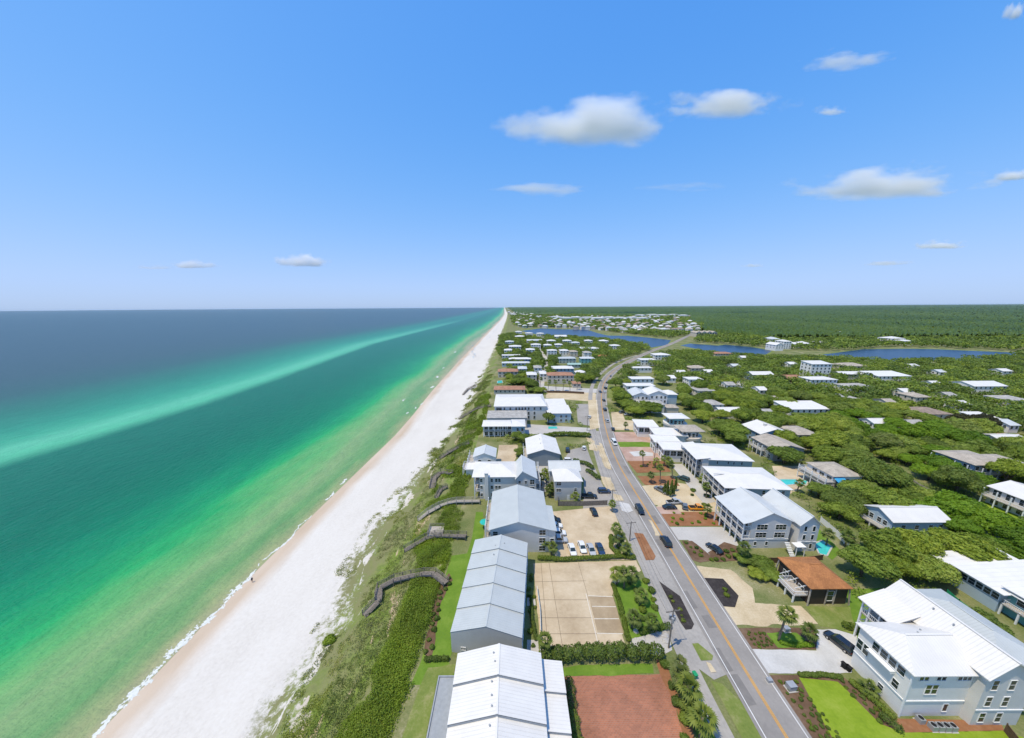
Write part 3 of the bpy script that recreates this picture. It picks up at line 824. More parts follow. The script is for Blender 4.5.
def eave(x1, y1, x2, y2, h, depth, rot=None):
    """centre, width and heading of a house whose near eave line runs between two pixels at height h"""
    a = P(x1, y1, h); b = P(x2, y2, h); d = b-a; w_ = d.length
    rz = math.atan2(d.y, d.x) if rot is None else rot
    if rot is not None: w_ = abs(d.x*math.cos(rz)+d.y*math.sin(rz))
    m_ = (a+b)/2
    c = m_+Vector((-math.sin(rz), math.cos(rz), 0))*depth/2
    return c.x, c.y, w_, rz
# ------------------------------------------------------------------ road, paths, lots
rc = smooth_path([Vector((42.6,-10,0)), Vector((42.9,20,0))]+[P(*q) for q in ((766,705),(702,600),(640,500),(614,458),(603,420),(600.5,392),(606.5,377),(619,367),(636.6,357.5),(652,350.8),(670,344.5),(685,337.5),(697,331.3))], 3)
ribbon('road', rc, -4.0, 4.0, MAT['asphalt'], 6)
near_rc = [p for p in rc if p.y < 700]
for a, b, mt, nm in ((-3.40,-3.27,'line','road_edge_marking'),(3.27,3.40,'line','road_edge_marking'),(-.22,-.07,'yellow','road_centre_marking'),(.07,.22,'yellow','road_centre_marking')):
    ribbon(nm, near_rc, a, b, MAT[mt], 8, block=False)
pathL = smooth_path([Vector((33.4,10,0)), Vector((33.6,35,0)), P(700,689), P(672,628), P(646,566), P(620,508), P(600,462), P(591,420), P(590,400), P(591,389), P(595,380), P(601,373), P(608,367.5), P(614.7,363), P(626,358.5), P(637,355.5)], 2)
sheet('parking_apron', [(588,430),(606,432),(618,464),(664,540),(704,606),(742,668),(714,680),(692,664),(668,624),(640,566),(612,508),(598,468)], MAT['asphalt2'], 3)
ribbon('path', pathL, -1.5, 1.5, MAT['asphalt2'], 5)
G = lambda nm, pix, mat, lvl=2, **k: sheet(nm, pix, MAT[mat], lvl, **k)
# seaward side
sheet_w('lawn', [(float(top(y))+.5, y) for y in range(46, 82, 4)]+[(-7, 80), (-8.5, 74), (-12.6, 50), (-10, 46)], MAT['grass'], 1, block=False)
G('lawn', [(400,745),(418,690),(428,668),(456,664),(452,680),(438,676),(424,745)], 'grass_dry', 2, block=False, wob=.22)
G('bare_soil', [(424,652),(436,590),(449,573),(452,580),(441,602),(433,652),(430,664)], 'mulch', 3, block=False, wob=.5)
G('lawn', [(472,538),(476,512),(483,512),(484,534),(478,560),(465,560)], 'grass', 1, block=False)
G('parking_lot', [(533,563.5),(636,560.5),(641,571),(616,584),(611,600),(625,644),(541,651)], 'tan_concrete', 3, wob=.22)
G('patio', [(527,640),(538,640),(540,664),(527,664)], 'concrete', 3); G('patio', [(527,598),(535,598),(536,606),(527,606)], 'concrete', 3)
G('driveway', [(560,676),(660,674),(664,672),(673,697),(690,760),(584,760)], 'brick', 2, wob=.22)
G('lawn', [(560,668),(600,664),(652,664),(654,674),(562,677)], 'grass', 3, block=False, wob=.22)
G('planting_bed', [(656,660),(664,660),(690,720),(700,760),(690,760),(673,700),(660,674)], 'mulch_red', 3, block=False, wob=.3)
G('lawn', [(612,588),(624,578),(652,582),(669,629),(627,640)], 'grass', 4, block=False, wob=.22)
G('gravel_yard', [(630,628),(668,629),(672,650),(656,656),(630,648)], 'concrete', 3, wob=.4)
G('lawn', [(690,676),(694,684),(742,760),(700,760),(694,716)], 'grass', 3, block=False, wob=.22)
G('verge', [(711,681),(722,684),(741,702),(770,745),(752,760),(742,738)], 'grass_dry', 4, block=False)
G('mulch_island', [(659,581.5),(680,596.5),(694,624.5),(691.5,629.5),(685.5,630),(680.5,623)], 'mulch_dark', 7, block=False)
G('mulch_island', [(634,533),(643,534),(655.6,556.5),(654,560),(646,560.6)], 'mulch_red', 7, block=False)
G('grass_island', [(692,644),(698,643.5),(713,656),(712,660.5),(701,661)], 'grass_dry', 7, block=False)
G('sand_island', [(619,502),(629,504),(633,511),(628,513),(622,511)], 'shell', 7, block=False, wob=.2)
G('sand_verge', [(590,438),(606,446),(612,462),(604,470),(597,455)], 'sand_dirt', 4, block=False, wob=.5)
G('sand_verge', [(588,400),(597,400),(600,428),(590,430)], 'sand_dirt', 6, block=False, wob=.3)
G('parking_lot', [(548,512),(612,506),(622,532),(634,560),(556,561),(551,535)], 'tan_concrete', 2)
G('driveway', [(570,450),(586,446),(592,462),(612,505),(583,512),(584,478),(560,466)], 'asphalt2', 1)
G('courtyard', [(536,462),(552,462),(556,492),(538,492)], 'concrete', 1)
G('driveway', [(499,445),(518,445),(516,458),(512,466),(480,467),(478,461),(497,458)], 'tan_concrete', 1)
G('yard', [(525,424),(590,428),(590,436),(525,434)], 'concrete', 1)
G('driveway', [(546,391),(592,391),(600,397),(598,402),(546,398)], 'sand_dirt', 1)
G('driveway', [(576,404),(592,404),(592,426),(578,424)], 'asphalt2', 1)
G('lane', [(536,386),(541,372),(545,362),(537,350),(526,345),(528,344),(541,349),(549,360),(546,372),(544,386),(600,389),(600,393),(540,391)], 'concrete', 1)
# landward side
G('driveway', [(741,649),(816,650.5),(816,629.5),(835,629.5),(857,636),(852,673.5),(759,673.5)], 'shell', 3, wob=.22)
G('dirt_lot', [(697,566),(731,569.7),(752,588),(755,603),(801,606),(819,625),(726,626),(708,600)], 'sand_dirt', 2, wob=.5)
G('gravel_verge', [(693,574),(702,577),(725,606),(712,603)], 'grass_dry', 4, block=False)
G('mulch_island', [(703.6,578),(723,579),(738.6,596),(735,607.5),(723,606.5)], 'mulch_dark', 5, block=False)
G('planting_bed', [(728,628),(817,628),(816,650),(741,649)], 'mulch', 4, block=False, wob=.22)
G('lawn', [(766,633),(796,633),(806,640),(810,648),(778,648)], 'grass', 5, block=False, wob=.3)
G('lawn', [(805,606),(850,607),(857,636),(836,629),(819,626)], 'grass_dry', 2, block=False, wob=.22)
G('lawn', [(846,590),(880,588),(866,640),(852,640)], 'grass', 1, block=False)
G('planting_bed', [(759,675),(842,676),(893,722),(900,740),(880,770),(816,770)], 'mulch', 3, wob=.22)
G('lawn', [(799,678),(838,682),(880,724),(905,733),(1004,731),(1030,740),(1030,770),(850,770)], 'grass_lime', 5, block=False, wob=.22)
G('planting_bed', [(893,719),(1000,721),(1004,731),(905,733)], 'mulch_red', 6, block=False)
G('driveway', [(662,527),(722,527),(736,540),(742,553),(716,560),(704,554),(688,540),(668,540)], 'concrete', 2)
G('planting_bed', [(682,541),(692,541),(716,560),(700,563),(692,560)], 'mulch', 3, block=False, wob=.3)
G('planting_bed', [(708,553),(724,542),(742,548),(746,560),(716,562)], 'mulch', 3, block=False, wob=.3)
G('dirt_lot', [(642,486),(676,482),(678,500),(662,507),(652,504)], 'sand_dirt', 2, wob=.4)
G('driveway', [(672,482),(700,486),(716,500),(722,524),(660,524),(652,508),(676,500)], 'sand_dirt', 1)
G('planting_bed', [(655,512),(722,512),(722,526),(662,526)], 'mulch_red', 3, block=False)
G('brick_drive', [(650,507),(676,507),(682,514),(656,514)], 'pink', 4, block=False)
G('driveway', [(670,464),(682,464),(706,488),(716,502),(704,504),(690,488)], 'concrete', 3)
G('planting_bed', [(637,476),(672,476),(680,486),(645,485)], 'mulch_red', 3, block=False, wob=.3)
G('driveway', [(612,432),(648,432),(660,456),(662,462),(627,462)], 'pink', 2)
G('lawn', [(617,442),(642,442),(655,443),(655,447),(620,447)], 'grass', 4, block=False, wob=.22)
G('gravel_oval', [(629,452),(640,451),(653,453),(653,456),(634,456.5)], 'shell', 4, block=False)
G('planting_bed', [(627,461),(664,461),(671,472),(637,473)], 'mulch_red', 4, block=False)
G('driveway', [(611,412),(622,412),(625,420),(650,422),(648,430),(613,430)], 'sand_dirt', 1)
G('driveway', [(608,385),(632,388),(632,396),(609,398)], 'grass_dry', 1, block=False)
G('pool_deck', [(772,466),(806,466),(816,476),(814,482),(790,494),(776,480)], 'tan_concrete', 2)
G('yard', [(690,500),(716,506),(722,524),(700,524)], 'sand_dirt', 2, block=False)
G('lawn', [(962,505),(990,500),(1030,520),(1030,545),(1000,534)], 'grass_lime', 1)
G('lawn', [(818,528),(842,552),(832,560),(814,546)], 'grass', 2)
G('clearing', [(862,468),(876,468),(878,474),(864,476)], 'concrete', 1); G('clearing', [(894,480),(908,482),(902,488),(892,486)], 'concrete', 1)
G('clearing', [(985,432),(1024,434),(1024,440),(990,440)], 'mulch_red', 1)
G('clearing', [(738,379),(745,386),(750,395),(742,394),(736,386)], 'concrete', 1)
# swimming pools: water sheets in a coping
def pool(pix, label, lvl=6):
    pts = [P(*q) for q in pix]; c = sum(pts, Vector())/len(pts)
    o = empty('swimming_pool', (c.x, c.y, 0), 0, label, 'swimming pool')
    m = MB(); m.poly([(p.x-c.x, p.y-c.y, .10) for p in pts]); q = m.build('water', MAT['pool'], o)
    if q.data.polygons[0].normal.z < 0: q.data.flip_normals()
    k = MB()
    for a, b in zip(pts, pts[1:]+pts[:1]): k.bar((a.x-c.x, a.y-c.y, .08), (b.x-c.x, b.y-c.y, .08), .35, .16)
    k.build('coping', MAT['concrete'], o); SHEETS.append([(p.x, p.y) for p in pts])
pool([(779,479.5),(796,479.5),(799,484),(786,485.5)], 'green-blue pool on the tan deck between the grey gallery house and the tan-roofed house')
pool([(802,480),(808,481),(806,485),(800,484.5)], 'small round-cornered spa pool beside the larger pool on the tan deck')
pool([(814,544),(822,540.5),(832,547),(827,556),(819,554)], 'pool squeezed between the double-gabled grey house and the white fence')
pool([(548,426.5),(557,426.5),(558,429),(548,429.2)], 'narrow turquoise pool in the walled yard behind the hedge by the sea houses')
pool([(497.5,381),(502,380.5),(503,383),(497,383.4)], 'bright turquoise pool on the seaward terrace of the orange-roofed villa')
for i, (x, y) in enumerate(((723,660),(709,622),(664,548),(655,520),(742,690),(628,470),(690,600))):
    p = P(x, y); a = rng.uniform(.6,1.2); b_ = rng.uniform(1.5,4.5)
    sheet_w('road_patch', [(p.x-a,p.y-b_),(p.x+a,p.y-b_*.9),(p.x+a*.9,p.y+b_),(p.x-a,p.y+b_*.95)], MAT['asphalt_patch'], 7, block=False)
G('stall_paving', [(588.5,596.5),(613,597),(623.5,634),(598,634)], 'tan_dark', 4, block=False, wob=.15)
for pts_ in (((596,445),(603,447),(612,470),(605,468)),((600,476),(610,478),(616,492),(606,490)),((586,437),(594,441),(598,452),(590,450)),((613,494),(622,496),(624,501),(616,501)),((590,404),(596,404),(598,416),(592,415)),((706,662),(712,664),(716,672),(711,673)),((648,520),(652,521),(660,536),(656,536))):
    G('sand_verge', list(pts_), 'sand_dirt', 7, block=False, wob=.7)
# lot joints and stall lines
jn = MB()
for a, b, wd in (((588,596),(613,597),.16),((592,606.5),(616,607),.16),((594,619),(619,619),.16),((597,633.5),(623,634),.16),((586,594),(598,644),.14)):
    jn.bar(P(*a)+Vector((0,0,.078)), P(*b)+Vector((0,0,.078)), wd, .006)
tag(jn.build('parking_marking', MAT['joint']), kind='structure')
jn = MB()
for a, b in (((549,563),(563,650)),((535,600),(588,600)),((537,618),(592,618)),((540,634),(597,634)),((541,563),(548,650)),((535,582),(586,581)),((578,562),(589,600))):
    jn.bar(P(*a)+Vector((0,0,.077)), P(*b)+Vector((0,0,.077)), .09, .004)
tag(jn.build('paving_joint', MAT['joint_dark']), kind='structure')
# lagoon behind the shore, its sandy margin, and the causeway
t = NT('lagoon_water'); n = t.noise(t.pos((1,.3,1)), .02, 4); t.col(t.ramp(n, [(.3, C((.012,.040,.095))), (.7, C((.020,.058,.13)))]))
wv = t.noise(t.pos((1,.4,1)), .5, 4); t.bump(wv, .4, .4); MAT['lagoon'] = t.set(.3, .18)
LAG1 = [(521,331),(541,328.3),(556,329.2),(587,329.6),(597,333),(608,335.6),(628,335.8),(648,337.6),(671,340.2),(667,345),(652,347.5),(640,344),(622,340.5),(600,338),(580,336.6),(560,336),(540,335)]
LAG2 = [(680,345.4),(690,343.6),(718,345.7),(725,344.6),(752.5,347.2),(772,350.8),(766,354.5),(745,357),(716,352),(702,350)]
LAG3 = [(822,354.6),(832,353.4),(842,352),(863,349.2),(906,348.8),(933,349.2),(980,351.2),(1020,352.8),(1012,356.5),(1000,358),(972,361),(945,360.5),(921,361),(896,362.5),(869,359),(836,357.5)]
def grow(pix, k):
    cx = sum(p[0] for p in pix)/len(pix); cy = sum(p[1] for p in pix)/len(pix)
    out = []
    for x, y in pix:
        out.append((x+(3 if x > cx else -3), y+(k if y > cy else -k*.62)))
    return out
for L in (LAG1, LAG2, LAG3):
    G('lagoon_shore', grow(L, .6), 'grass_dry', 1, block=False, wob=4)
    sheet('lagoon_water', L, MAT['lagoon'], 3)
# ------------------------------------------------------------------ houses on the sea side
h = House('townhouse', -2.5, 26, 0, 'big white metal-roofed beach condo with stepped gable roof, nearest to the camera', 'condo building', lm='stepped white condo roof')
for i in range(4):
    h.block(-7.3, 7.3, 4.9*i, 4.9*(i+1), 7.6-.6*(3-i), 'gable', 2.1, 'y', .02, wall='greytrim', rf='white_roof', th=.06)
    h.block(7.34, 11.0, 4.9*i, 4.9*(i+1), 5.7-.55*(3-i), 'shed', .5, 'W', .04, wall='greytrim', rf='white_roof', th=.06)
h.block(-10.9, -7.34, 3, 19.4, 2.7, 'flat', wall='pale_wall', rf='greytrim', over=0)
h.vents([(-.9,18.2,9.45),(-.6,16.8,9.45),(-1,14.2,8.85),(-.9,12.3,8.85),(-.8,10.9,8.85),(-1,8.9,8.25),(-.9,7,8.25)])
h = House('townhouse', -5.35, 51.2, -.09, 'blue-grey gabled row of five joined beach units with a blank grey end wall', 'townhouse row', lm='blue-grey townhouse row')
for i in range(5):
    h.block(-7.0, 7.0, 4.95*i, 4.95*(i+1), 4.9+.3*i, 'gable', 2.0, 'y', .05, wall='grey_wall', rf='grey_roof', th=.07)
    h.win('E', [4.95*i+1.3, 4.95*i+3.6], [.8, 3.2], 1.1, 1.4); h.door('E', 4.95*i+2.5)
h.r = (-7.0, 7.0, 0, 5); h.win('S', [-4.6], [.9], .9, .6)
h.block(-7.02, 7.02, 0, .06, 5.0, wallonly=True, wall='grey_wall') if False else None
h.vents([(-1,21,7.7),(-1,18,7.6),(1.2,22,7.7)])
for i in range(5):
    hh = None
h = House('condo_building', 2.55, 79.2, 0, 'large blue-grey gabled condo building with three storeys and a carport eave beside the tan lot', 'condo building', lm='blue-grey three-storey condo')
h.block(-8.8, 7.2, 0, 18.5, 7.4, 'gable', 2.4, 'y', .45, wall='pale_wall', rf='grey_roof', split=-1.0)
h.win('S', [5.6], [.4, 3.0, 5.5], 1.7, 1.6); h.win('S', [-7.4], [5.4], 1.3, 1.3)
h.block(7.24, 9.2, 0, 11, 6.9, 'shed', .35, 'W', .35, wall='pale_wall', rf='grey_roof')
h.win('S', [8.3], [.5, 3.0], 1.0, 1.4)
h.r = (-8.8, 7.2, 0, 18.5); h.porch('W', 2, 16, 1.7, [2.6, 5.2], 7.2, 4)
h.win('W', [4,7,10,13], [.4, 3.0, 5.5], 1.8, 1.9)
h = House('sea_house', -2.75, 105.6, 0, 'three-storey pale house with white hip roof, side gable and tall chimney on its near wall', 'house', lm='house with the tall chimney')
h.block(-11.0, 4.0, 0, 11, 8.8, 'hip', 2.3, 'x', .5, wall='pale_wall', rf='white_roof', inset=(2.1,0,0,0))
h.win('S', [-8.3,-4.6,-3,-1.9], [1.0,4.0,6.7], .8, 1.3)
h.porch('W', .1, 10.6, 2.0, [3.0, 6.0], 8.6, 4); h.win('W', [2.5,5.5,8.5], [.3,3.2,6.2], 2.0, 2.1)
h.stack(-6.4, -.5, 1.2, .9, 10.4, 0)
h.block(4.04, 11.0, -1.2, 11, 8.8, 'gable', 2.6, 'y', .45, wall='grey_wall', rf='silver_roof', split=6.2)
h.win('S', [5.2, 7.4], [6.6], .8, 1.2); h.win('S', [9.6], [3.6,6.4], 1.5, 1.8)
h.porch('E', 0, 9, 1.6, [3.0, 6.0], 8.4, 3); h.win('E', [2,6], [.4,3.2,6.2], 1.8, 2)
h = House('sea_house', -11.8, 127.7, 0, 'low white house with a small gabled roof and seaward decks beside the tan drive', 'house', lm='low white decked house')
h.block(-4.6, 4.6, 0, 8.5, 5.6, 'gable', 1.7, 'y', .3, wall='white_wall', rf='silver_roof')
h.porch('W', 0, 8, 2.6, [2.8], 5.2, 4); h.win('W', [2,5], [.3,3.0], 2, 2); h.win('S', [-2,2], [3.1], 1.2, 1.3)
h.block(-7.0, -3.5, -6.0, -.06, 3.0, 'flat', wall='white_wall', rf='white_roof2'); h.porch('W', -5.6, -.5, 1.4, [3.0], 3.0, 3)
h = House('sea_house', 13.4, 130.2, 0, 'slate-grey gabled house with a wide white roof and roof vents beside the grey car park', 'house', lm='slate gable house')
h.block(-6.9, 6.9, 0, 17, 5.6, 'gable', 2.2, 'y', .4, wall='dark_wall', rf='white_roof'); h.vents([(-.9,6,7.8),(-.9,11,7.8)])
h.r = (-6.9, 6.9, 0, 17); h.porch('W', 1, 12, 1.6, [2.9], 5.2, 4); h.win('W', [3,7,10], [.4,3.2], 1.6, 1.9); h.win('E', [3,6.5,10,13.5], [.7,3.3], 1.2, 1.4)
h.door('S', -2.6); h.win('S', [2.6], [.9], 1.1, 1.3)
h = House('cottage', 19.5, 104.4, 0, 'grey cottage with a white pyramid-fronted roof at the edge of the tan car park', 'house', lm='pyramid-roofed grey cottage')
h.block(-4.6, 4.6, 0, 8, 7.6, 'hip', 2.6, 'y', .45, wall='grey_wall', rf='white_roof')
h.win('S', [-3.3], [3.4, 5.9], 1.6, 1.3); h.win('S', [2.6], [3.6], .9, 1.2); h.door('S', 0.2)
h.block(-5.6, 5.6, 8.04, 14.5, 7.4, 'gable', 2.2, 'x', .4, wall='grey_wall', rf='silver_roof')
h.win('W', [9.6,12.6], [.8,3.4], 1.1, 1.4); h.win('E', [9.6,12.6], [.8,3.4], 1.1, 1.4)
h = House('sea_house', -4.4, 162.8, 0, 'long two-tier galleried white-roofed house facing along the coast', 'house', lm='two-tier galleried house')
h.block(-11, 4.2, 0, 9, 6.2, 'hip', 1.1, 'x', .5, wall='white_wall', rf='white_roof', hip_in=1.2, inset=(0,0,1.9,0))
h.porch('S', -10.8, 4.0, 1.8, [3.2], 6.1, 6); h.win('S', [-9.4,-6.9,-4.4,-1.9,.6,3], [.4,3.5], 1.7, 2.0)
h.block(4.24, 11, -1.2, 9, 6.5, 'hip', 1.0, 'x', .4, wall='lblue_wall', rf='white_roof'); h.win('S', [7.2,9.6], [.9,3.9], 1.1, 1.6)
h = House('sea_house', -2.9, 176.2, 0, 'tan flat-roofed building between the galleried house and the great white-roofed block', 'building', lm='tan flat-roofed building')
h.block(-11.2, 11.2, 0, 11.5, 6.0, 'shed', .5, 'N', .3, wall='cream_wall', rf='greyshingle')
h.win('E', [3,7], [.8,3.5], 1.2, 1.5); h.win('S', [-8,-4,0,4,8], [3.4], 1.2, 1.4)
h = House('condo_building', 4.9, 189.3, 0, 'great pale three-storey block with a broad white roof and rows of small windows', 'condo building', lm='great white-roofed block')
h.block(-15.4, 15.4, 0, 27, 8.9, 'hip', 2.0, 'x', .5, wall='pale_wall', rf='white_roof', hip_in=3)
h.win('S', [-9.5,-6,-2.5,-.6,1.2,3,5,8.5,12.2], [6.5], 1.0, 1.6); h.win('S', [5,8.5], [.9,3.5], 1.1, 1.9); h.win('S', [-12.8], [6.3], 3.2, 1.8)
h.porch('E', 2, 10, 1.5, [3.2,6.2], 8.6, 3)
h = House('sea_house', 27.8, 184.5, 0, 'pale blue house under two parallel white roofs beside the road', 'house', lm='twin white-roofed blue house')
h.block(-6.8, 6.8, 0, 13, 5.8, 'shed', .9, 'N', .4, wall='lblue_wall', rf='white_roof'); h.win('S', [-3,1,4], [3.2,.8], 1.2, 1.4)
h.block(-6.2, 6.2, 13.04, 26, 6.4, 'shed', .8, 'N', .3, wall='lblue_wall', rf='white_roof')
# ------------------------------------------------------------------ houses on the land side, near
h = House('house', 73, 40.1, 0, 'large white three-storey house with white metal hip and gable roofs beside the lime lawn', 'house', lm='big white corner house')
h.block(-8.7, 4.6, .8, 9.0, 9.3, 'hip', 2.7, 'x', .55, wall='white_wall', rf='white_roof', hip_in=3.2)
h.win('W', [2.2,3.5,4.8,6.1], [7.1], 1.05, 1.5); h.win('W', [7.3,8.4], [4.6], .9, 2.0); h.win('W', [2.4], [4.0], .9, 1.5); h.win('W', [4.0], [1.2], .8, 1.1)
h.win('S', [-7.2,-6.4,-4.4,-3.6,-1.0,-.2,.5], [7.8], .68, .95, pane=True); h.win('S', [-5.5,-4.45], [4.9], .92, 1.95); h.win('S', [-1.6], [1.1], .75, 1.6)
m = MB(); m.box(-8.8, 1.1, .66, .79, 3.3, 3.5); m.box(-8.83, -8.71, .66, 9.0, 3.3, 3.5); m.box(-8.9,-8.7, .64,.84, 0, 9.2); m.build('trim_band', MAT['trim'], h.o)
m = MB(); m.bar((-9.2,2.8,6.75),(-9.2,6.7,6.75),.9,.14); m.box(-9.5,-8.72,2.8,2.95,6.3,6.7); m.box(-9.5,-8.72,6.55,6.7,6.3,6.7); m.build('awning', MAT['trim'], h.o)
h.block(1.24, 8.9, -.5, 14.6, 10.4, 'gable', 2.9, 'y', .5, wall='pale_wall', rf='white_roof', split=4.4)
h.win('S', [2.7,5.4], [.8,4.2,7.6], .95, 1.95); m = MB(); m.box(1.2, 8.9, -.62, -.51, 3.3, 3.5); m.build('trim_band', MAT['trim'], h.o)
h.block(-2.6, 1.2, 9.44, 14.6, 9.3, 'shed', 1.6, 'E', .5, wall='white_wall', rf='white_roof', inset=(1.9,0,0,1.4))
h.porch('N', -2.5, 1.0, 1.4, [3.2,6.4], 9.2, 3); h.porch('W', 9.5, 13.2, 1.9, [3.2, 6.4], 9.3, 3); h.win('W', [10.6,12.2], [.3,3.5,6.7], 1.6, 2.1)
h.block(8.94, 18, 3.0, 18, 7.6, 'hip', 2.0, 'y', .5, wall='lblue_wall', rf='grey_roof'); h.win('S', [11,14], [.9,4.2], .9, 1.6)
BIG = h
h = House('house', 73.4, 80.2, 0, 'double-gabled pale grey three-storey house with seaward galleries behind the orange-roofed cottage', 'house', lm='double-gabled grey house')
h.block(-9.2, -7.0, 0, 12.8, 8.1, 'shed', .55, 'E', .4, wall='pale_wall', rf='silver_roof', inset=(2.1,0,0,0))
h.porch('W', .1, 12.6, 2.0, [3.0, 5.9], 8.0, 6); h.win('W', [2,4.5,7,9.5,11.6], [.3,3.2,6.1], 1.7, 2.1)
h.block(-6.96, 3.9, 0, 12.8, 8.7, 'gable', 2.6, 'y', .4, wall='pale_wall', rf='silver_roof', split=-1.8)
h.win('S', [-5.0,-4.0,-3.0,.2,1.2,2.2], [6.0,3.5], .95, 1.65); h.win('S', [-5.2,-2.0], [1.0], .7, 1.2)
h.block(3.94, 5.3, 1.6, 12, 8.0, 'gable', .8, 'x', .05, wall='grey_wall', rf='silver_roof'); h.win('S', [4.6], [5.2], .9, 1.4)
h.block(5.34, 10.6, -1.3, 12.2, 8.6, 'gable', 2.5, 'y', .45, wall='pale_wall', rf='silver_roof'); h.win('S', [6.9,9.2], [.9,3.7,6.4], .75, 1.6)
m = MB(); m.box(5.3, 10.66, -1.42, -1.31, 3.0, 3.2); m.box(-9.2, 3.9, -.12, -.01, 2.9, 3.1); m.build('trim_band', MAT['trim'], h.o)
m = MB(); m.box(3.6, 6.2, -3.4, -1.44, 2.9, 3.05); m.box(3.7,3.85,-3.3,-3.15,0,2.9); m.box(5.95,6.1,-3.3,-3.15,0,2.9)
for i in range(9): m.box(2.2-i*.0, 3.5, -1.2-.28*i, -.95-.28*i, 2.7-.3*i-.2, 2.7-.3*i)
m.build('stair', MAT['trim'], h.o)
cx, cy_, w_, rz = eave(724, 486.4, 791, 489.8, 8.5, 14.5)
h = House('house', cx, cy_, -.07, 'wide white-roofed house with corner galleries just beyond the double-gabled grey house', 'house', lm='wide white-roofed gallery house')
h.block(-w_/2, w_/2, -7.2, 7.2, 8.4, 'hip', 1.5, 'x', .5, wall='sage_wall', rf='white_roof', hip_in=6, inset=(2.2,0,0,0))
h.porch('W', -6.8, 7, 2.2, [3.0, 5.9], 8.3, 5); h.win('W', [-5,-2,1,4], [.3,3.2,6.1], 2, 2.1); h.win('S', [-7.5,-5.5,-3,2,4,8], [6.2,3.4], 1.0, 1.5)
m = MB(); m.box(-w_/2-.3, -w_/2+6, -.12, .12, 9.3, 9.44); m.build('roof_ridge', MAT['greytrim'], h.o)
cx, cy_, w_, rz = eave(697.5, 459, 753, 460.6, 8.5, 15.5)
h = House('house', cx, cy_, -.1, 'slate and white house with three gallery floors, its white roof cut by a valley', 'house', lm='three-gallery slate house')
h.block(-w_/2, -w_/2+4.6, -7.7, 7.7, 8.3, 'shed', .7, 'E', .4, wall='pale_wall', rf='white_roof', inset=(2.3,0,0,0))
h.porch('W', -7.4, 7.4, 2.2, [3.0, 5.9], 8.2, 6, rail='greytrim'); h.win('W', [-5.5,-2.5,.5,3.5,6], [.3,3.2,6.1], 2.0, 2.1)
h.block(-w_/2+4.64, w_/2, -7.7, 7.7, 8.4, 'hip', 1.5, 'x', .5, wall='sage_wall', rf='white_roof'); h.win('S', [-2.5,1.5,3.6,6.5], [6.6], .5, 1.2)
# dark cottage
h = House('cottage', 71.9, 66.6, 0, 'dark brown cottage with flared walls and an orange shingle hip roof', 'cottage', lm='orange-roofed brown cottage')
a = P(779, 577); 
h.block(-4.3, 4.3, -4.4, 4.4, 4.6, 'hip', 2.3, 'x', .5, wall='brown_wall', rf='rust_roof', hip_in=3.4)
for sx, sy in ((-1,-1),(1,-1),(1,1),(-1,1)):
    m = MB(); m.bar((sx*4.75, sy*4.85, 0), (sx*4.38, sy*4.48, 4.6), .22); m.build('corner_post', MAT['wood_pale'], h.o)
h.win('S', [.4], [1.0], 1.4, 2.6); m = MB(); m.box(-.6,-.42,-4.62,-4.41,0,4.6); m.box(1.3,1.48,-4.62,-4.41,0,4.6); m.build('door_frame', MAT['wood_pale'], h.o)
h.win('W', [-2.2,0,2.2], [1.2], 1.5, 1.7)
h.porch('W', -4.0, .6, 3.2, [2.0], 2.1, 3); m = MB()
for k in range(3): m.bar((-4.4, -3.4+k*2.2, 4.2), (-5.6, -2.0+k*2.2, 2.0), .14)
m.build('brace', MAT['trim'], h.o)
# modern white terraces and the round houses
def rect(x1, x2, y, hh, d): return eave(x1, y, x2, y, hh, d, -.12)
h = None
cx, cy_, w_, rz = rect(665, 687, 449.5, 6, 8)
h = House('house', cx, cy_, rz, 'stepped row of cream flat-roofed houses with dark glass fronts beside the pink drive', 'house', lm='stepped flat-roofed row')
h.block(-w_/2, w_/2, -4, 4, 5.8, 'flat', wall='white_wall', rf='white_roof2', over=.9); h.win('S', [-3.6,-.9,1.8,4], [3.0], 2.2, 2.2); h.win('S', [-3,3], [.4], 1.6, 1.8)
h.win('W', [-2,1.5], [.4,3.1], 2, 2)
for dx, dy, ww, dd in ((-1.2, 8.3, 10.5, 8), (1.5, 17.5, 14, 9.5), (-4.2, 28, 9.5, 10.5)):
    h.block(-w_/2+dx, -w_/2+dx+ww, dy-4, dy-4+dd, 5.6, 'flat', wall='white_wall', rf='white_roof2', over=.8)
    h.win('S', [-w_/2+dx+1.6, -w_/2+dx+4.4, -w_/2+dx+7.2], [2.9], 2.2, 2.1); h.win('W', [dy-2, dy+1.5], [.4,3.1], 2, 2)
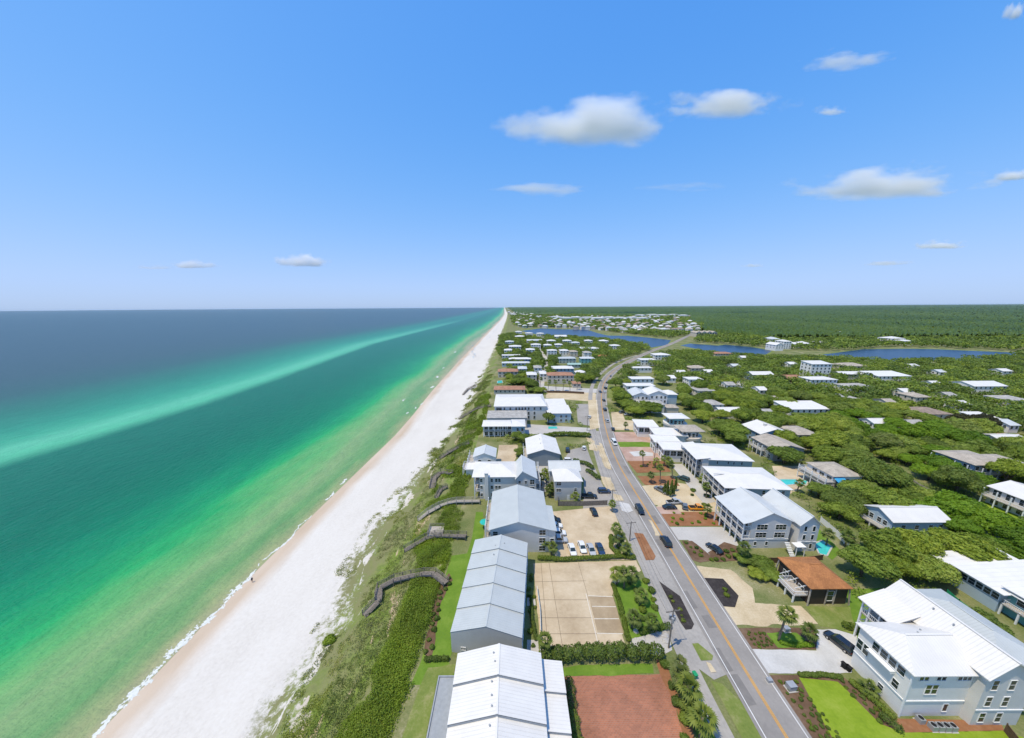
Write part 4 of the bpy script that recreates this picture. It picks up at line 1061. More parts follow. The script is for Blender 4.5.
def round_house(px, py, r, hh, label, wall, rf, lm):
    c = P(px, py); h = House('round_house', c.x, c.y, 0, label, 'house', lm=lm)
    def ring(r0, z0, z1, mat, nm, cap=False, cut=None, r1=None):
        m = MB(); N = 22; r1 = r1 or r0
        for i in range(N):
            a, b = 2*PI*i/N, 2*PI*(i+1)/N
            m.poly([(r0*math.cos(a),r0*math.sin(a),z0),(r0*math.cos(b),r0*math.sin(b),z0),(r1*math.cos(b),r1*math.sin(b),z1),(r1*math.cos(a),r1*math.sin(a),z1)])
        if cap:
            m.poly([(r1*math.cos(2*PI*i/N),r1*math.sin(2*PI*i/N),z1) for i in range(N)]); m.poly([(r0*math.cos(-2*PI*i/N),r0*math.sin(-2*PI*i/N),z0) for i in range(N)])
        return m.build(nm, MAT[mat], h.o)
    ring(r, 0, 3.6, 'cream_wall' if wall != 'teal_wall' else 'pale_wall', 'base_wall', True); ring(r+.5, 3.6, 4.6, 'pale_wall' if wall == 'teal_wall' else 'cream_wall', 'balcony_parapet', True)
    ring(r*.8, 4.6, hh, wall, 'upper_wall')
    for i in range(9):
        a = PI*(.95+.14*i); fm, gm = window_mesh(1.3, 1.9, 'sash')
        o = add('window', fm, h.o, (r*.8*math.cos(a), r*.8*math.sin(a), 5.0), a+PI/2); add('pane', gm, o)
    m = MB(); X = r*1.0; Y = r*.86; m.box(-X, X, -Y, Y, hh, hh+.3); m.poly([(-X,-Y,hh+.3),(X,-Y,hh+.3),(X*.3,0,hh+1.1),(-X*.3,0,hh+1.1)]); m.poly([(X,Y,hh+.3),(-X,Y,hh+.3),(-X*.3,0,hh+1.1),(X*.3,0,hh+1.1)]); m.poly([(X,-Y,hh+.3),(X,Y,hh+.3),(X*.3,0,hh+1.1)]); m.poly([(-X,Y,hh+.3),(-X,-Y,hh+.3),(-X*.3,0,hh+1.1)])
    m.build('roof', MAT[rf], h.o); SHEETS.append([(c.x-r,c.y-r),(c.x+r,c.y-r),(c.x+r,c.y+r),(c.x-r,c.y+r)])
round_house(687, 443, 5.6, 7.6, 'round tan house with a curved parapet and cream roof by the flat-roofed row', 'cream_wall', 'tan_roof', 'round tan house')
round_house(674, 430, 5.6, 8.0, 'round turquoise-walled house with a curved balcony and white roof', 'teal_wall', 'white_roof', 'round turquoise house')
cx, cy_, w_, rz = eave(634, 396, 668, 395, 9, 15, -.1)
h = House('house', cx, cy_, rz, 'rambling pale grey house with several white gables on the bend of the road', 'house', lm='many-gabled grey house')
h.block(-w_/2, -1, -7, 8, 8.6, 'gable', 2.2, 'y', .5, wall='pale_wall', rf='silver_roof'); h.win('S', [-11,-8,-5,-2.6], [3.6,6.3], 1.3, 1.6)
h.porch('S', -w_/2+.4, -w_/2+5, 1.8, [3,5.9], 8.3, 3)
h.block(-.96, w_/2, -5, 9, 9.0, 'gable', 2.6, 'y', .5, wall='white_wall', rf='white_roof'); h.win('S', [1.5,4.5,7.5,10], [.8,3.6,6.4], 1.2, 1.6)
h.block(w_/2+.04, w_/2+8, 0, 10, 8, 'hip', 1.8, 'y', .5, wall='lblue_wall', rf='white_roof')
h.block(-w_/2+2, 6, -17, -8, 5.6, 'hip', 1.5, 'x', .5, wall='pale_wall', rf='greyshingle'); h.win('S', [-10,-7,-4,0,3], [.4,3.2], 1.7, 1.7)
h.block(7, 15, -16, -9, 3.4, 'hip', 1.3, 'x', .4, wall='cream_wall', rf='tan_roof')
# ------------------------------------------------------------------ houses among the oaks: axis-aligned boxes from their eaves
def hut(x1, x2, y, hh, depth, label, wall='white_wall', rf='white_roof', roof='gable', ridge='y', rise=1.8, rot=0.0, lm=None, wins=True, stories=2, name='house', porch=None, y2=None):
    cx, cy_, w_, rz = eave(x1, y, x2, y2 or y, hh, depth, rot)
    h = House(name, cx, cy_, rz, label, 'house', lm=lm)
    h.block(-w_/2, w_/2, -depth/2, depth/2, hh-.15, roof, rise, ridge, .45, wall=wall, rf=rf)
    if wins:
        n = max(2, int(w_/3.4)); us = [-w_/2+w_*(i+.5)/n for i in range(n)]; vs_ = [-depth/2+depth*(i+.5)/3 for i in range(3)]
        zs = [hh-2.2-2.9*i for i in range(stories) if hh-2.2-2.9*i > .3]
        h.win('S', us, zs, 1.2, 1.5, pane=cy_ < 260); h.win('W', vs_, zs, 1.2, 1.5, pane=cy_ < 260)
    if porch: h.porch(porch, -w_/2*.9 if porch in 'SN' else -depth/2*.9, w_/2*.9 if porch in 'SN' else depth/2*.9, 2.0, [hh-2.9], hh-.3, 4)
    return h
h = House('house', 120.7, 140, 0, 'tan-roofed house with white window bays and a slate end gable among the oaks', 'house', lm='tan-roofed house with white bays')
h.block(-6.6, 6.6, -6.6, 6.6, 5.8, 'gable', 1.7, 'y', .5, wall='dark_wall', rf='tan_roof'); h.win('W', [-4.5,-2,.5,3,5], [.5,3.2], 1.5, 1.9); h.porch('W', -2, 6, 1.8, [2.9], 5.5, 4); h.win('S', [-4], [.9,3.4], 1.2, 1.5)
h = House('house', 128.6, 157.5, 0, 'blue house with a white gable roof and chimney behind the tan-roofed house with white bays', 'house', lm='blue white-gabled house')
h.block(-7.4, 7.4, -6.5, 6.5, 5.8, 'gable', 2.5, 'y', .5, wall='blue_wall', rf='white_roof'); h.stack(-1.6, -1, 1.1, 1.1, 1.6, 7.3, 'pale_wall'); h.win('W', [-4,0,4], [3.2,.6], 1.3, 1.6); h.win('S', [-3,3], [3.0,.6], 1.3, 1.5)
hut(797, 819, 434.4, 5, 12, 'plain tan shingle roof in the oaks beside the blue white-gabled house', 'cream_wall', 'tan_roof', 'hip', rise=1.6, lm='plain tan roof')
h = House('house', 122.6, 115, 0, 'tan hip-roofed house on a two-level white deck beside the pools', 'house', lm='tan hip-roofed deck house')
h.block(-5.2, 5.2, -5.4, 5.4, 5.9, 'hip', 1.9, 'y', .5, wall='white_wall', rf='tan_roof'); h.porch('W', -6.5, 5.2, 3.6, [2.8, 4.0], 5.6, 5); h.win('W', [-4,-1,2], [.4,3.2], 1.9, 2); h.win('S', [-3,0,3], [3.2,.6], 1.2, 1.5)
m = MB(); m.poly([(-5.3,-7.6,4.6),(-1.5,-7.6,4.6),(-1.5,-5.5,5.5),(-5.3,-5.5,5.5)]); m.poly([(-5.3,-7.6,4.5),(-5.3,-5.5,5.4),(-1.5,-5.5,5.4),(-1.5,-7.6,4.5)])
for x in (-5.2,-1.6): m.box(x-.05,x+.05,-7.55,-7.45,0,4.55)
m.build('awning', MAT['blue_cloth'], h.o)
h = House('house', 120.2, 89, 0, 'long pale blue house with an off-white gable roof half hidden by oaks', 'house', lm='long pale blue house')
h.block(-8.4, 8.4, -4, 4, 4.9, 'gable', 1.9, 'x', .5, wall='lblue_wall', rf='white_roof'); h.win('W', [-2.2,-.6,1.6,3], [2.4], 1.1, 1.5); h.win('S', [-5,-1,3,6], [2.2], 1.2, 1.4); h.porch('W', -3.6, 3.6, 2.0, [1.9], 2.0, 3)
h = House('house', 115.5, 62, 0, 'long low white-roofed house, pale blue and teal, on posts behind the green mesh fence', 'house', lm='teal white-roofed house')
h.block(-8, 8, -2, 5.4, 5.2, 'shed', .9, 'E', .9, wall='lblue_wall', rf='white_roof2', z0=0); h.win('W', [-1.3,0,1.3,2.6,3.9], [3.0], 1.1, 1.4)
h.block(-8, 8, 5.44, 10, 4.6, 'shed', .9, 'E', .9, wall='lblue_wall', rf='white_roof2'); h.win('W', [7,8.8], [2.6], 1.2, 1.4)
h.block(-6.4, 9, -13, -2.04, 6.1, 'shed', 1.2, 'E', .9, wall='teal_wall', rf='white_roof2'); h.win('W', [-12,-10.4,-8.8,-7.2,-5.6,-4], [3.5], 1.2, 1.5)
m = MB(); m.box(-7.4,-6.5,-12.5,-2.5,5.4,5.55); m.build('awning', MAT['trim'], h.o)
h.porch('W', -12.6, -2.4, 1.6, [2.8], 2.9, 5)
h = House('house', 186, 123, 0, 'blue two-storey house with a tan roof and white balconies at the edge of the oaks', 'house', lm='blue balconied house')
h.block(-7, 6.5, -6, 6, 6.4, 'hip', 1.5, 'x', .8, wall='blue_wall', rf='tan_roof'); h.win('S', [-5.6,-3.4,-1.2,1,3.2,5.4], [3.6,.6], 1.4, 1.8); h.porch('S', -6.8, 6.4, 2.4, [3.2], 6.0, 5); h.porch('W', -5.8, 5.8, 2.2, [3.2], 6.0, 4); h.win('W', [-4,0,4], [.4,3.5], 2.0, 2.0)
h.block(6.54, 16, -9, 4, 5.6, 'hip', 1.4, 'y', .7, wall='blue_wall', rf='tan_roof'); h.win('S', [8.5,11,13.5], [3.0], 1.4, 1.6)
h = House('house', 171, 97, 0, 'white house with two gallery floors on white posts above the bright lawn', 'house', lm='white post-gallery house')
h.block(-7, 7, -5, 5, 5.9, 'gable', 1.8, 'y', .6, wall='pale_wall', rf='white_roof'); h.porch('W', -4.9, 4.9, 2.4, [3.1], 5.7, 4); h.win('W', [-3,0,3], [.4,3.4], 1.9, 2.1); h.win('S', [-4,0,4], [.6,3.3], 1.3, 1.6)
# smaller houses, told apart by where they stand
for a in (
 (627,655,386,7,9,'low white modern house with stacked terraces behind the many-gabled grey house','white_wall','white_roof2','flat','y',.3,'stacked-terrace house'),
 (632,654,379,8,9,'white terrace house with a pyramid turret on the bend of the road','white_wall','white_roof2','flat','y',.3,'turret terrace house'),
 (633,652,368,5,8,'narrow white flat roof showing between oaks on the road bend','white_wall','white_roof2','flat','y',.3,'narrow white flat roof'),
 (641,656,360,7,12,'white flat-roofed house where the road passes into the trees','white_wall','white_roof2','flat','y',.3,None),
 (655,671,355,8,14,'tall white house with a pitched white roof where the road passes into the trees','white_wall','white_roof','hip','y',2,'tall white house by the road bend'),
 (812,832.5,364,14,12,'tall white four-storey tower house among the oaks','white_wall','white_roof','shed','N',1.2,'white tower house'),
 (811,838,379.5,7,12,'white galleried wing at the foot of the white tower house','white_wall','white_roof','hip','x',1.4,None),
 (843,868,366,5,16,'tan hip roof with a chimney behind the white tower house, near the lagoon','cream_wall','tan_roof','hip','x',2.4,'tan lagoon-side roof'),
 (841,866,374,5,10,'white two-gabled house just beside the white tower house','pale_wall','white_roof','gable','x',1.6,None),
 (878,912,376,5.5,16,'long white flat roof alone in the oaks short of the lagoon','white_wall','white_roof2','shed','N',1.5,'long white roof'),
 (851,877,387.5,4.5,14,'pale grey hip roof in front of the white two-gabled house','white_wall','greyshingle','hip','x',2,'pale grey hip roof'),
 (790,830,409,5,13,'broad white L-shaped roof in the oaks below the white tower house','white_wall','white_roof2','shed','N',1.4,'broad white roof'),
 (856,869,401.5,4,9,'pale little roof beside a grey shed among dark oaks','white_wall','greyshingle','gable','y',1.4,None),
 (874,900,423,4,8,'white gable roof behind the lime-green oak','white_wall','white_roof','gable','x',1.4,'white roof by the lime oak'),
 (902,925,423.5,4,6,'grey shed roof with a white picket row beside the brown-roofed house','white_wall','greyshingle','gable','x',1.2,None),
 (924,953,414,4.5,14,'wide brown shingle roof with cream gable among dark oaks','cream_wall','brown_roof','hip','x',2.2,'brown-roofed house'),
 (916,932,397,4.5,12,'small grey-tan roof behind the brown-roofed house','cream_wall','tan_roof','hip','y',1.8,None),
 (974,1008,386,6,16,'large white roof with stepped gables in the far oaks','white_wall','white_roof','gable','x',2.2,'large stepped white roof'),
 (1009,1030,400,5,12,'pale roof at the frame edge behind the dark oaks','white_wall','greyshingle','hip','x',1.8,None),
 (983,1003,419,4,10,'low white roof among bright oaks beyond the red clearing','white_wall','white_roof2','shed','N',1,None),
 (1001,1030,440,4.5,8,'white roof edge beside the red pine-straw clearing','white_wall','white_roof','gable','x',1.2,'white roof by the red clearing'),
 (752.5,774,374.5,5.5,10,'pale blue house with a white gabled roof deep in the oaks','lblue_wall','white_roof','gable','x',2,'pale blue house in the oaks'),
 (787.5,803,378,4,11,'red-brown roof alone in the oaks','brown_wall','terra_roof','gable','x',1.8,'red-brown roof'),
 (698,716,391,5,12,'grey flat house with white upper storey among the oaks','white_wall','greyshingle','flat','x',.3,'grey flat oak house'),
 (689,703,379.5,6,10,'white cube house behind the grey flat one in the oaks','white_wall','white_roof2','flat','x',.3,None),
 (711,724,404.5,4.5,11,'small pale grey roof ringed by oaks','white_wall','greyshingle','hip','y',1.5,'small pale grey roof'),
 (721,748,411.5,4.5,9,'long low white roof ringed by oaks','white_wall','white_roof','gable','x',1.4,'long low white roof'),
 (691,707.5,368,5,12,'tan roof standing clear of the oaks below the causeway','cream_wall','tan_roof','hip','x',2,None),
 (677,686,372,4,8,'little white roof below the causeway','white_wall','white_roof','gable','x',1.2,None),
 (715,734,353.5,4,14,'pinkish waterside house with docks on the lagoon shore','cream_wall','terra_roof','hip','x',1.5,None),
 (498,518,371.5,6,14,'orange tile-roofed villa with a pool terrace above the dunes','cream_wall','terra_roof','hip','x',1.8,'orange tile-roofed villa'),
 (494,525,389.5,4,12,'low brown-roofed wing between the villa and the great white-roofed block','cream_wall','terra_roof','hip','x',1.6,'low brown-roofed wing'),
 (548,574,375.3,8,13,'pale mansion with a pink tile roof and arched windows','cream_wall','terra_roof','hip','x',1.8,'pink-roofed mansion'),
 (573,581,383.5,4,9,'small pink-roofed pavilion beside the mansion','cream_wall','terra_roof','hip','x',1.2,None),
 (552,574,368.5,6,14,'blue house with a broad white roof behind the pink-roofed mansion','blue_wall','white_roof','hip','x',1.6,'blue house behind the mansion'),
 (559,576,358.5,6,12,'blue-grey roofed house with a green lower roof behind the blue one','sage_wall','grey_roof','hip','x',1.6,None),
 (568,581,364.5,4,8,'green metal roof set below the blue-grey one','sage_wall','green_roof','gable','x',1.2,None),
 (547.5,557,350.5,9,10,'slim white tower of a house by the lane','white_wall','white_roof','hip','y',1.4,'slim white tower by the lane'),
 (581,595,358.5,6,12,'teal-sided house with a silver roof beside the wood','teal_wall','silver_roof','hip','x',1.6,'teal house by the wood'),
 (576,586,372.5,4,8,'small white pyramid roof at the edge of the wood','lblue_wall','white_roof','hip','y',2,None),
 (598,608,356.5,4,9,'orange roof by itself in the roadside wood','cream_wall','rust_roof','hip','x',1.8,None),
 (581,599,348.5,4,12,'low white roofs in a row inside the roadside wood','white_wall','white_roof2','shed','N',1,None),
 (502,531,363,4.5,9,'pale blue two-part house above the dunes beyond the orange villa','lblue_wall','silver_roof','hip','x',1.2,None),
 (509,531,359,6,9,'white-roofed house with blue upper wall above the dunes','blue_wall','white_roof','hip','x',1.4,'white-roofed dune house'),
 (502,520,355.5,6,9,'flat white roof above the dunes beside the blue-walled house','pale_wall','white_roof2','flat','x',.3,None),
 (509,521,346.5,7,16,'square white house above the dunes nearest the lagoon mouth','pale_wall','white_roof','hip','x',1.6,None),
 (515,525,336.5,7,16,'dark-walled house with a white pyramid roof near the lagoon mouth','dark_wall','white_roof','hip','x',2,None),
 (527,542,340.5,6,16,'long pale house across the lane near the lagoon mouth','pale_wall','silver_roof','gable','x',1.6,None),
 (537,544,333.5,9,16,'tall white house on the water edge near the lagoon mouth','white_wall','white_roof','hip','y',1.6,None),
 (555,567,336.5,6,20,'white double-gabled house on the lagoon shore','white_wall','white_roof','gable','x',2.4,None),
 (600,609,341,6,16,'white hip-roofed house on the lagoon bank by the wood','white_wall','white_roof','hip','x',2,None),
 (776,784,345,9,20,'white waterfront house with twin gables across the lagoon','white_wall','white_roof','gable','y',3,None),
 (784,792,341.5,12,18,'tall white waterfront house across the lagoon','white_wall','white_roof','hip','y',2,None),
 (772,780,339,8,20,'pale hip-roofed house behind the twin-gabled waterfront house','white_wall','silver_roof','hip','y',3,None),
 (795,801,344,6,20,'small white lodge across the lagoon beside a larger white roof','white_wall','white_roof','hip','x',2,None),
 (803,811,343.6,6,20,'white lodge with a peaked roof across the lagoon','white_wall','white_roof','hip','x',3,None),
 (812,827,342.8,4,18,'long pale roof low in the trees across the lagoon','cream_wall','greyshingle','gable','x',2,None),
 (892,906,338.5,9,24,'large cream villa across the lagoon with a raised central roof','white_wall','white_roof','hip','x',3,None),
 (905,914,341,7,18,'low wing of a cream villa across the lagoon','white_wall','white_roof','hip','x',2,None),
 (838,849,332.6,6,26,'single white roof far out in the forest','white_wall','white_roof2','gable','x',2,None),
):
    x1,x2,y,hh,dep,lab,wl,rf,rt,rg_,rs,lm = a
    hut(x1,x2,y,hh,dep,lab,wl,rf,rt,rg_,rs,lm=lm, stories=4 if hh > 11 else 2)
for i, (x1, x2, y, wl, rf) in enumerate(((532,540,345,'white_wall','white_roof'),(506,513,342,'pale_wall','silver_roof'),(527,534,350,'white_wall','white_roof'),(535,541,368,'white_wall','greyshingle'),(528,536,375,'cream_wall','white_roof'),(541,546,374,'white_wall','white_roof'),
  (548,555,341,'white_wall','white_roof'),(556,562,345,'pale_wall','white_roof'),(564,571,341,'white_wall','white_roof'),(561,568,351,'white_wall','white_roof'),(573,579,343,'white_wall','silver_roof'),(545,551,345.5,'lblue_wall','white_roof'),(586,592,341,'white_wall','white_roof'),(505,511,350.5,'white_wall','white_roof'),(519,526,369,'lblue_wall','silver_roof'),(585,591,353,'white_wall','greyshingle'),(516,521,332,'white_wall','white_roof'),(526,532,333.5,'white_wall','white_roof'),(612,620,346,'white_wall','white_roof'),(571,577,352,'cream_wall','tan_roof'))):
    h = hut(x1-.8, x2+.8, y-.3, 7.4, 13, 'small pale house scattered among the trees between the lane and the lagoon mouth', wl, rf, 'hip', 'x', 1.6); h.o['group'] = 'small houses by the lane'
for i, (x1, x2, y, wl, rf) in enumerate(((706,714,372,'white_wall','white_roof'),(727,736,385,'white_wall','greyshingle'),(733,741,366,'pale_wall','silver_roof'),(760,768,390,'white_wall','white_roof'),(772,781,400,'cream_wall','tan_roof'),(742,749,357.5,'white_wall','white_roof'),(790,798,364,'white_wall','white_roof'),(905,914,392,'white_wall','white_roof'),(935,944,384,'white_wall','white_roof'),(950,959,396,'cream_wall','greyshingle'),(965,973,405,'white_wall','white_roof'),(889,898,403,'cream_wall','tan_roof'),(940,948,372,'white_wall','silver_roof'),(1003,1013,371,'white_wall','white_roof'),(912,920,366,'white_wall','white_roof'),(838,846,398,'white_wall','greyshingle'),(766,776,414,'white_wall','greyshingle'),(668,676,378,'white_wall','white_roof'),(1010,1020,425,'white_wall','silver_roof'))):
    h = hut(x1, x2, y, 4.5, 10, 'small pale roof peeping out of the oak canopy between the road and the lagoon', wl, rf, 'gable', 'x', 1.6); h.o['group'] = 'small roofs among the oaks'
# long pale inn by the causeway
cx, cy_, w_, rz = eave(696, 332.5, 718, 332.5, 10, 24, 0)
h = House('inn', cx, cy_, 0, 'long cream three-storey inn with dark bays beside the causeway', 'building', lm='cream inn by the causeway')
for i in range(4): h.block(-w_/2+w_*i/4+.3, -w_/2+w_*(i+1)/4-.3, -12, 12, 9.6, 'gable', 3, 'y', .6, wall='cream_wall', rf='tan_roof'); h.win('S', [-w_/2+w_*(i+.28)/4, -w_/2+w_*(i+.72)/4], [1,4,6.8], 3.4, 2.0, pane=False)

# small fittings on the nearer roofs
rf_ = random.Random(3)
for (hx, hy, z, n_) in ((70.5,86,9.7,3),(80,86,9.6,2),(76,103,9.5,4),(84,125,9.5,4)):
    pass
BIG.vents([(-3,5.6,11.4),(-1.5,6.4,11.0),(3.4,6,12.6),(3.6,9,12.7)])
# ------------------------------------------------------------------ vehicles
_paint = {}
def paint(c):
    if c not in _paint:
        t = NT('car_paint'); n = t.noise(t.coord(), .8, 3); t.col(t.ramp(n, [(.3, C(c, .92)), (.7, C(c, 1.06))])); _paint[c] = t.set(.22, .6); t.b.inputs['Coat Weight'].default_value = .6
    return _paint[c]
_wh = []
def car(px, py, heading, kind, colr, label, cat='car', name='parked_car', w=None):
    """heading in degrees clockwise from the way the road runs"""
    p = P(px, py) if w is None else Vector(w)
    L, Wd, Hh = {'sedan': (4.7,1.82,1.42), 'suv': (4.8,1.95,1.75), 'pickup': (5.6,2.0,1.85), 'van': (5.3,2.0,2.15), 'hatch': (4.1,1.78,1.5)}[kind]
    o = empty(name, (p.x, p.y, .03), -R(heading), label, cat)
    hw = Wd/2; zb = .28; zs = Hh*.58 if kind != 'sedan' else .86
    # shell: stations along the length (y, half width, top of the side, underside)
    st = [(-L/2,.80,zs*.78,zb+.16),(-L/2+.12,.93,zs*.96,zb+.02),(-L*.3,1,zs,zb),(0,1,zs,zb),(L*.27,1,zs*.97,zb),(L/2-.3,.95,zs*.84,zb+.02),(L/2-.05,.84,zs*.70,zb+.12),(L/2,.72,zs*.55,zb+.2)]
    m = MB(); rings = []
    for y, f, t_, b in st:
        k = len(m.v); W_ = hw*f
        m.v += [(-W_*.86,y,b),(-W_,y,b+.22),(-W_,y,t_-.16),(-W_*.90,y,t_),(W_*.90,y,t_),(W_,y,t_-.16),(W_,y,b+.22),(W_*.86,y,b)]; rings.append(k)
    for a, b in zip(rings, rings[1:]):
        for j in range(8): m.f.append((a+j, a+(j+1)%8, b+(j+1)%8, b+j)); m.m.append(0)
    m.f.append(tuple(rings[0]+j for j in range(8))); m.m.append(0); m.f.append(tuple(rings[-1]+j for j in reversed(range(8)))); m.m.append(0)
    body = m.build('body', paint(colr), o)
    # glasshouse and roof
    y0, y1, y2, y3 = {'sedan': (-L*.40,-L*.22,L*.08,L*.26), 'hatch': (-L*.46,-L*.36,L*.08,L*.27), 'suv': (-L*.47,-L*.41,L*.10,L*.27), 'pickup': (-L*.10,-L*.07,L*.14,L*.28), 'van': (-L*.48,-L*.46,L*.20,L*.36)}[kind]
    g = MB(); a, b = hw*.88, hw*.72; zt = Hh-.05
    q = [(-a,y0,zs-.03),(a,y0,zs-.03),(a,y3,zs-.05),(-a,y3,zs-.05)]; r = [(-b,y1,zt),(b,y1,zt),(b,y2,zt),(-b,y2,zt)]
    for i in range(4): g.poly([q[i], q[(i+1)%4], r[(i+1)%4], r[i]])
    g.build('windows', MAT['glass'], o)
    rf = MB(); rf.box(-b-.03, b+.03, y1-.05, y2+.05, zt-.01, Hh+.02)
    for sx in (-1, 1):
        for (u, v) in ((q[2] if sx > 0 else q[3], r[2] if sx > 0 else r[3]), (q[1] if sx > 0 else q[0], r[1] if sx > 0 else r[0])): rf.bar(Vector(u)*1.005, Vector(v)*1.005, .09, .07)
        rf.bar((sx*(a+b)/2*1.01,(y0+y2)/2*.3,zs), (sx*b*1.01,(y1+y2)/2,zt), .08, .06)
    rf.build('roof', paint(colr), o)
    if kind == 'pickup':
        bd = MB(); bd.box(-hw*.80, hw*.80, -L/2+.2, y0-.12, zs-.01, zs+.02); bd.build('truck_bed', MAT['dark'], o)
    for sx in (-1, 1):
        for yy in (-L*.30, L*.31):
            t = MB(); t.tube([(-.11*sx,0,0),(.11*sx,0,0)], [.34,.34], 14); wt = t.build('wheel', MAT['rubber'], o, (sx*(hw-.09), yy, .33))
            t = MB(); t.tube([(.10*sx,0,0),(.125*sx,0,0)], [.21,.19], 10); t.build('rim', MAT['rim'], wt)
        l = MB(); l.box(-.2,.2,-.06,.05,-.07,.07); l.build('headlight', MAT['lamp'], o, (sx*hw*.62, L/2-.1, zs*.64))
        l = MB(); l.box(-.16,.16,-.04,.06,-.1,.1); l.build('tail_light', MAT['tail'], o, (sx*hw*.70, -L/2+.06, zs*.72))
        l = MB(); l.box(-.1,.1,-.06,.06,-.06,.06); l.build('wing_mirror', paint(colr), o, (sx*(hw+.05), y3-.3, zs+.08))
    return o
BLK, WHT, GRY, SIL, NAV, TEA, ORG = (.012,.013,.015), (.72,.72,.71), (.14,.15,.16), (.42,.43,.44), (.02,.04,.09), (.03,.07,.08), (.75,.30,.02)
car(0,0,180,'suv',BLK,'black car driving towards the camera beside the palm island','car','moving_car', w=(P(639.5,511.5).x, P(639.5,511.5).y, 0))
car(665.5,543,0,'suv',BLK,'black car heading away, opposite the pale driveway','car','moving_car')
car(614,444,180,'van',WHT,'white van coming round the bend of the road','van','moving_van')
for px, py, hd, kd, cl, lb in ((607,421.5,0,'sedan',SIL,'silver car on the road between the white van and the dark queue'),(604.7,410.5,0,'suv',BLK,'rearmost dark car of the queue before the crossing'),(603.7,401,0,'sedan',BLK,'second dark car of the queue before the crossing'),(600.3,392.5,180,'sedan',NAV,'blue-grey car at the side lane crossing'),(604.6,392.8,0,'hatch',WHT,'little white car beside the blue-grey one at the crossing'),(605.4,388.8,0,'suv',BLK,'dark car just past the crossing'),(607,383.2,5,'sedan',BLK,'dark car entering the curve past the crossing'),(610.6,376.8,18,'sedan',GRY,'farthest grey car on the curve')):
    car(px, py, hd, kd, cl, lb, 'car', 'moving_car')
car(572,551,176,'sedan',WHT,'white car with a dark roof, first in the row of four by the hedge')
car(582,548.5,177,'sedan',WHT,'all-white sedan, nose in, second in the row of four by the hedge')
car(591,551,176,'sedan',SIL,'silver sedan third in the row of four by the hedge')
car(600,550.5,176,'sedan',NAV,'navy sedan at the road end of the row of four by the hedge')
car(593.6,513,-4,'sedan',BLK,'black sedan alone at the top of the tan lot below the fence')
car(553,521.5,92,'suv',BLK,'black car nosed under the condo carport, top of its row')
car(555,527,92,'sedan',WHT,'white car beside the black one under the condo carport')
car(558,534.5,92,'suv',WHT,'white car in the middle of the carport row')
car(558,541.5,92,'pickup',SIL,'silver pickup with dark windows at the near end of the carport row','pickup')
car(589,497.5,95,'pickup',BLK,'black pickup parked across beside the pyramid-roofed cottage','pickup')
car(604,492.5,90,'suv',NAV,'dark blue car at the road side of the black pickup')
car(569,461.8,92,'suv',WHT,'white car with dark windows in the grey car park by the slate gable house')
car(567.5,451,10,'suv',BLK,'black car tucked beside the slate gable house')
car(584,449,15,'hatch',WHT,'small white car alone in the middle of the grey car park')
car(838.5,644.5,-17,'suv',BLK,'big black car on the white shell driveway','car')
car(683,480,-38,'suv',TEA,'dark teal car on the driveway of the three-gallery slate house')
car(674,503.5,82,'pickup',SIL,'long silver pickup behind the dark sedan on the pink brick','pickup')
car(669.5,508.5,88,'sedan',BLK,'dark sedan on the pink brick near the road')
car(684.5,507.5,20,'hatch',GRY,'small grey car between the silver pickup and the orange truck')
car(697,509.5,92,'pickup',ORG,'bright orange pickup truck on the sandy drive','pickup')
car(661,491.5,-30,'pickup',GRY,'dark grey pickup with an open bed on the sandy lot','pickup')
car(714,550,-22,'sedan',BLK,'black car by the planting bed of the double-gabled house')
car(589.5,418,20,'hatch',WHT,'white hatchback between the twin white-roofed house and the road')
car(622,413,60,'suv',GRY,'grey car in the shade by the many-gabled house'); car(627,415,60,'sedan',SIL,'silver car in the shade by the many-gabled house')
car(613,430,10,'sedan',BLK,'black car at the road edge below the many-gabled house')
# ------------------------------------------------------------------ poles, bins, fences
def utility_pole(px, py, hh, label, arms=1, transformer=False):
    p = P(px, py); o = empty('utility_pole', (p.x, p.y, 0), .15, label, 'utility pole')
    m = MB(); m.tube([(0,0,-.1),(0,0,hh)], [.17,.11], 8); m.build('pole', MAT['wood'], o)
    for i in range(arms):
        m = MB(); m.box(-1.5,1.5,-.07,.07,hh-.5-1.1*i,hh-.36-1.1*i); a = m.build('crossarm', MAT['wood'], o)
        for x in (-1.35,-.5,.5,1.35):
            k = MB(); k.tube([(x,0,hh-.37-1.1*i),(x,0,hh-.15-1.1*i)], [.06,.04], 6); k.build('insulator', MAT['steel'], a)
    if transformer:
        for a in (0, 2.1, 4.2):
            m = MB(); m.tube([(.42*math.cos(a),.42*math.sin(a),hh-2.7),(.42*math.cos(a),.42*math.sin(a),hh-1.7)], [.26,.26], 10); m.build('transformer', MAT['steel'], o)
    return o
utility_pole(668.6, 648, 9.5, 'utility pole carrying grey transformer cans beside the path by the rubble yard', 1, True)
utility_pole(629.6, 541, 6.5, 'plain utility pole with one crossarm beside the pine-straw island')
utility_pole(611.5, 508, 7, 'utility pole at the corner of the tan car park by a palm')
utility_pole(587, 431, 9, 'utility pole at the hedge end by the walled pool yard')
utility_pole(654, 463, 8, 'slim pole between the pink drive and the flat-roofed row')
utility_pole(585.5, 383, 9, 'utility pole at the mouth of the side lane')
def power_line(a, b, label, z0=9.0, z1=6.1):
    p, q = P(*a), P(*b); p.z, q.z = z0, z1; c = p.copy(); o = None; m = MB()
    for off in (-1.3, 0.45, 1.3):
        pts = []
        for i in range(13):
            t_ = i/12; v = p.lerp(q, t_)-c; v.z -= 4*t_*(1-t_)*.9; v.x += off; pts.append(v)
        m.tube(pts, [.02]*13, 4)
    tag(m.build('power_line', MAT['dark'], None, c), label, 'power line')
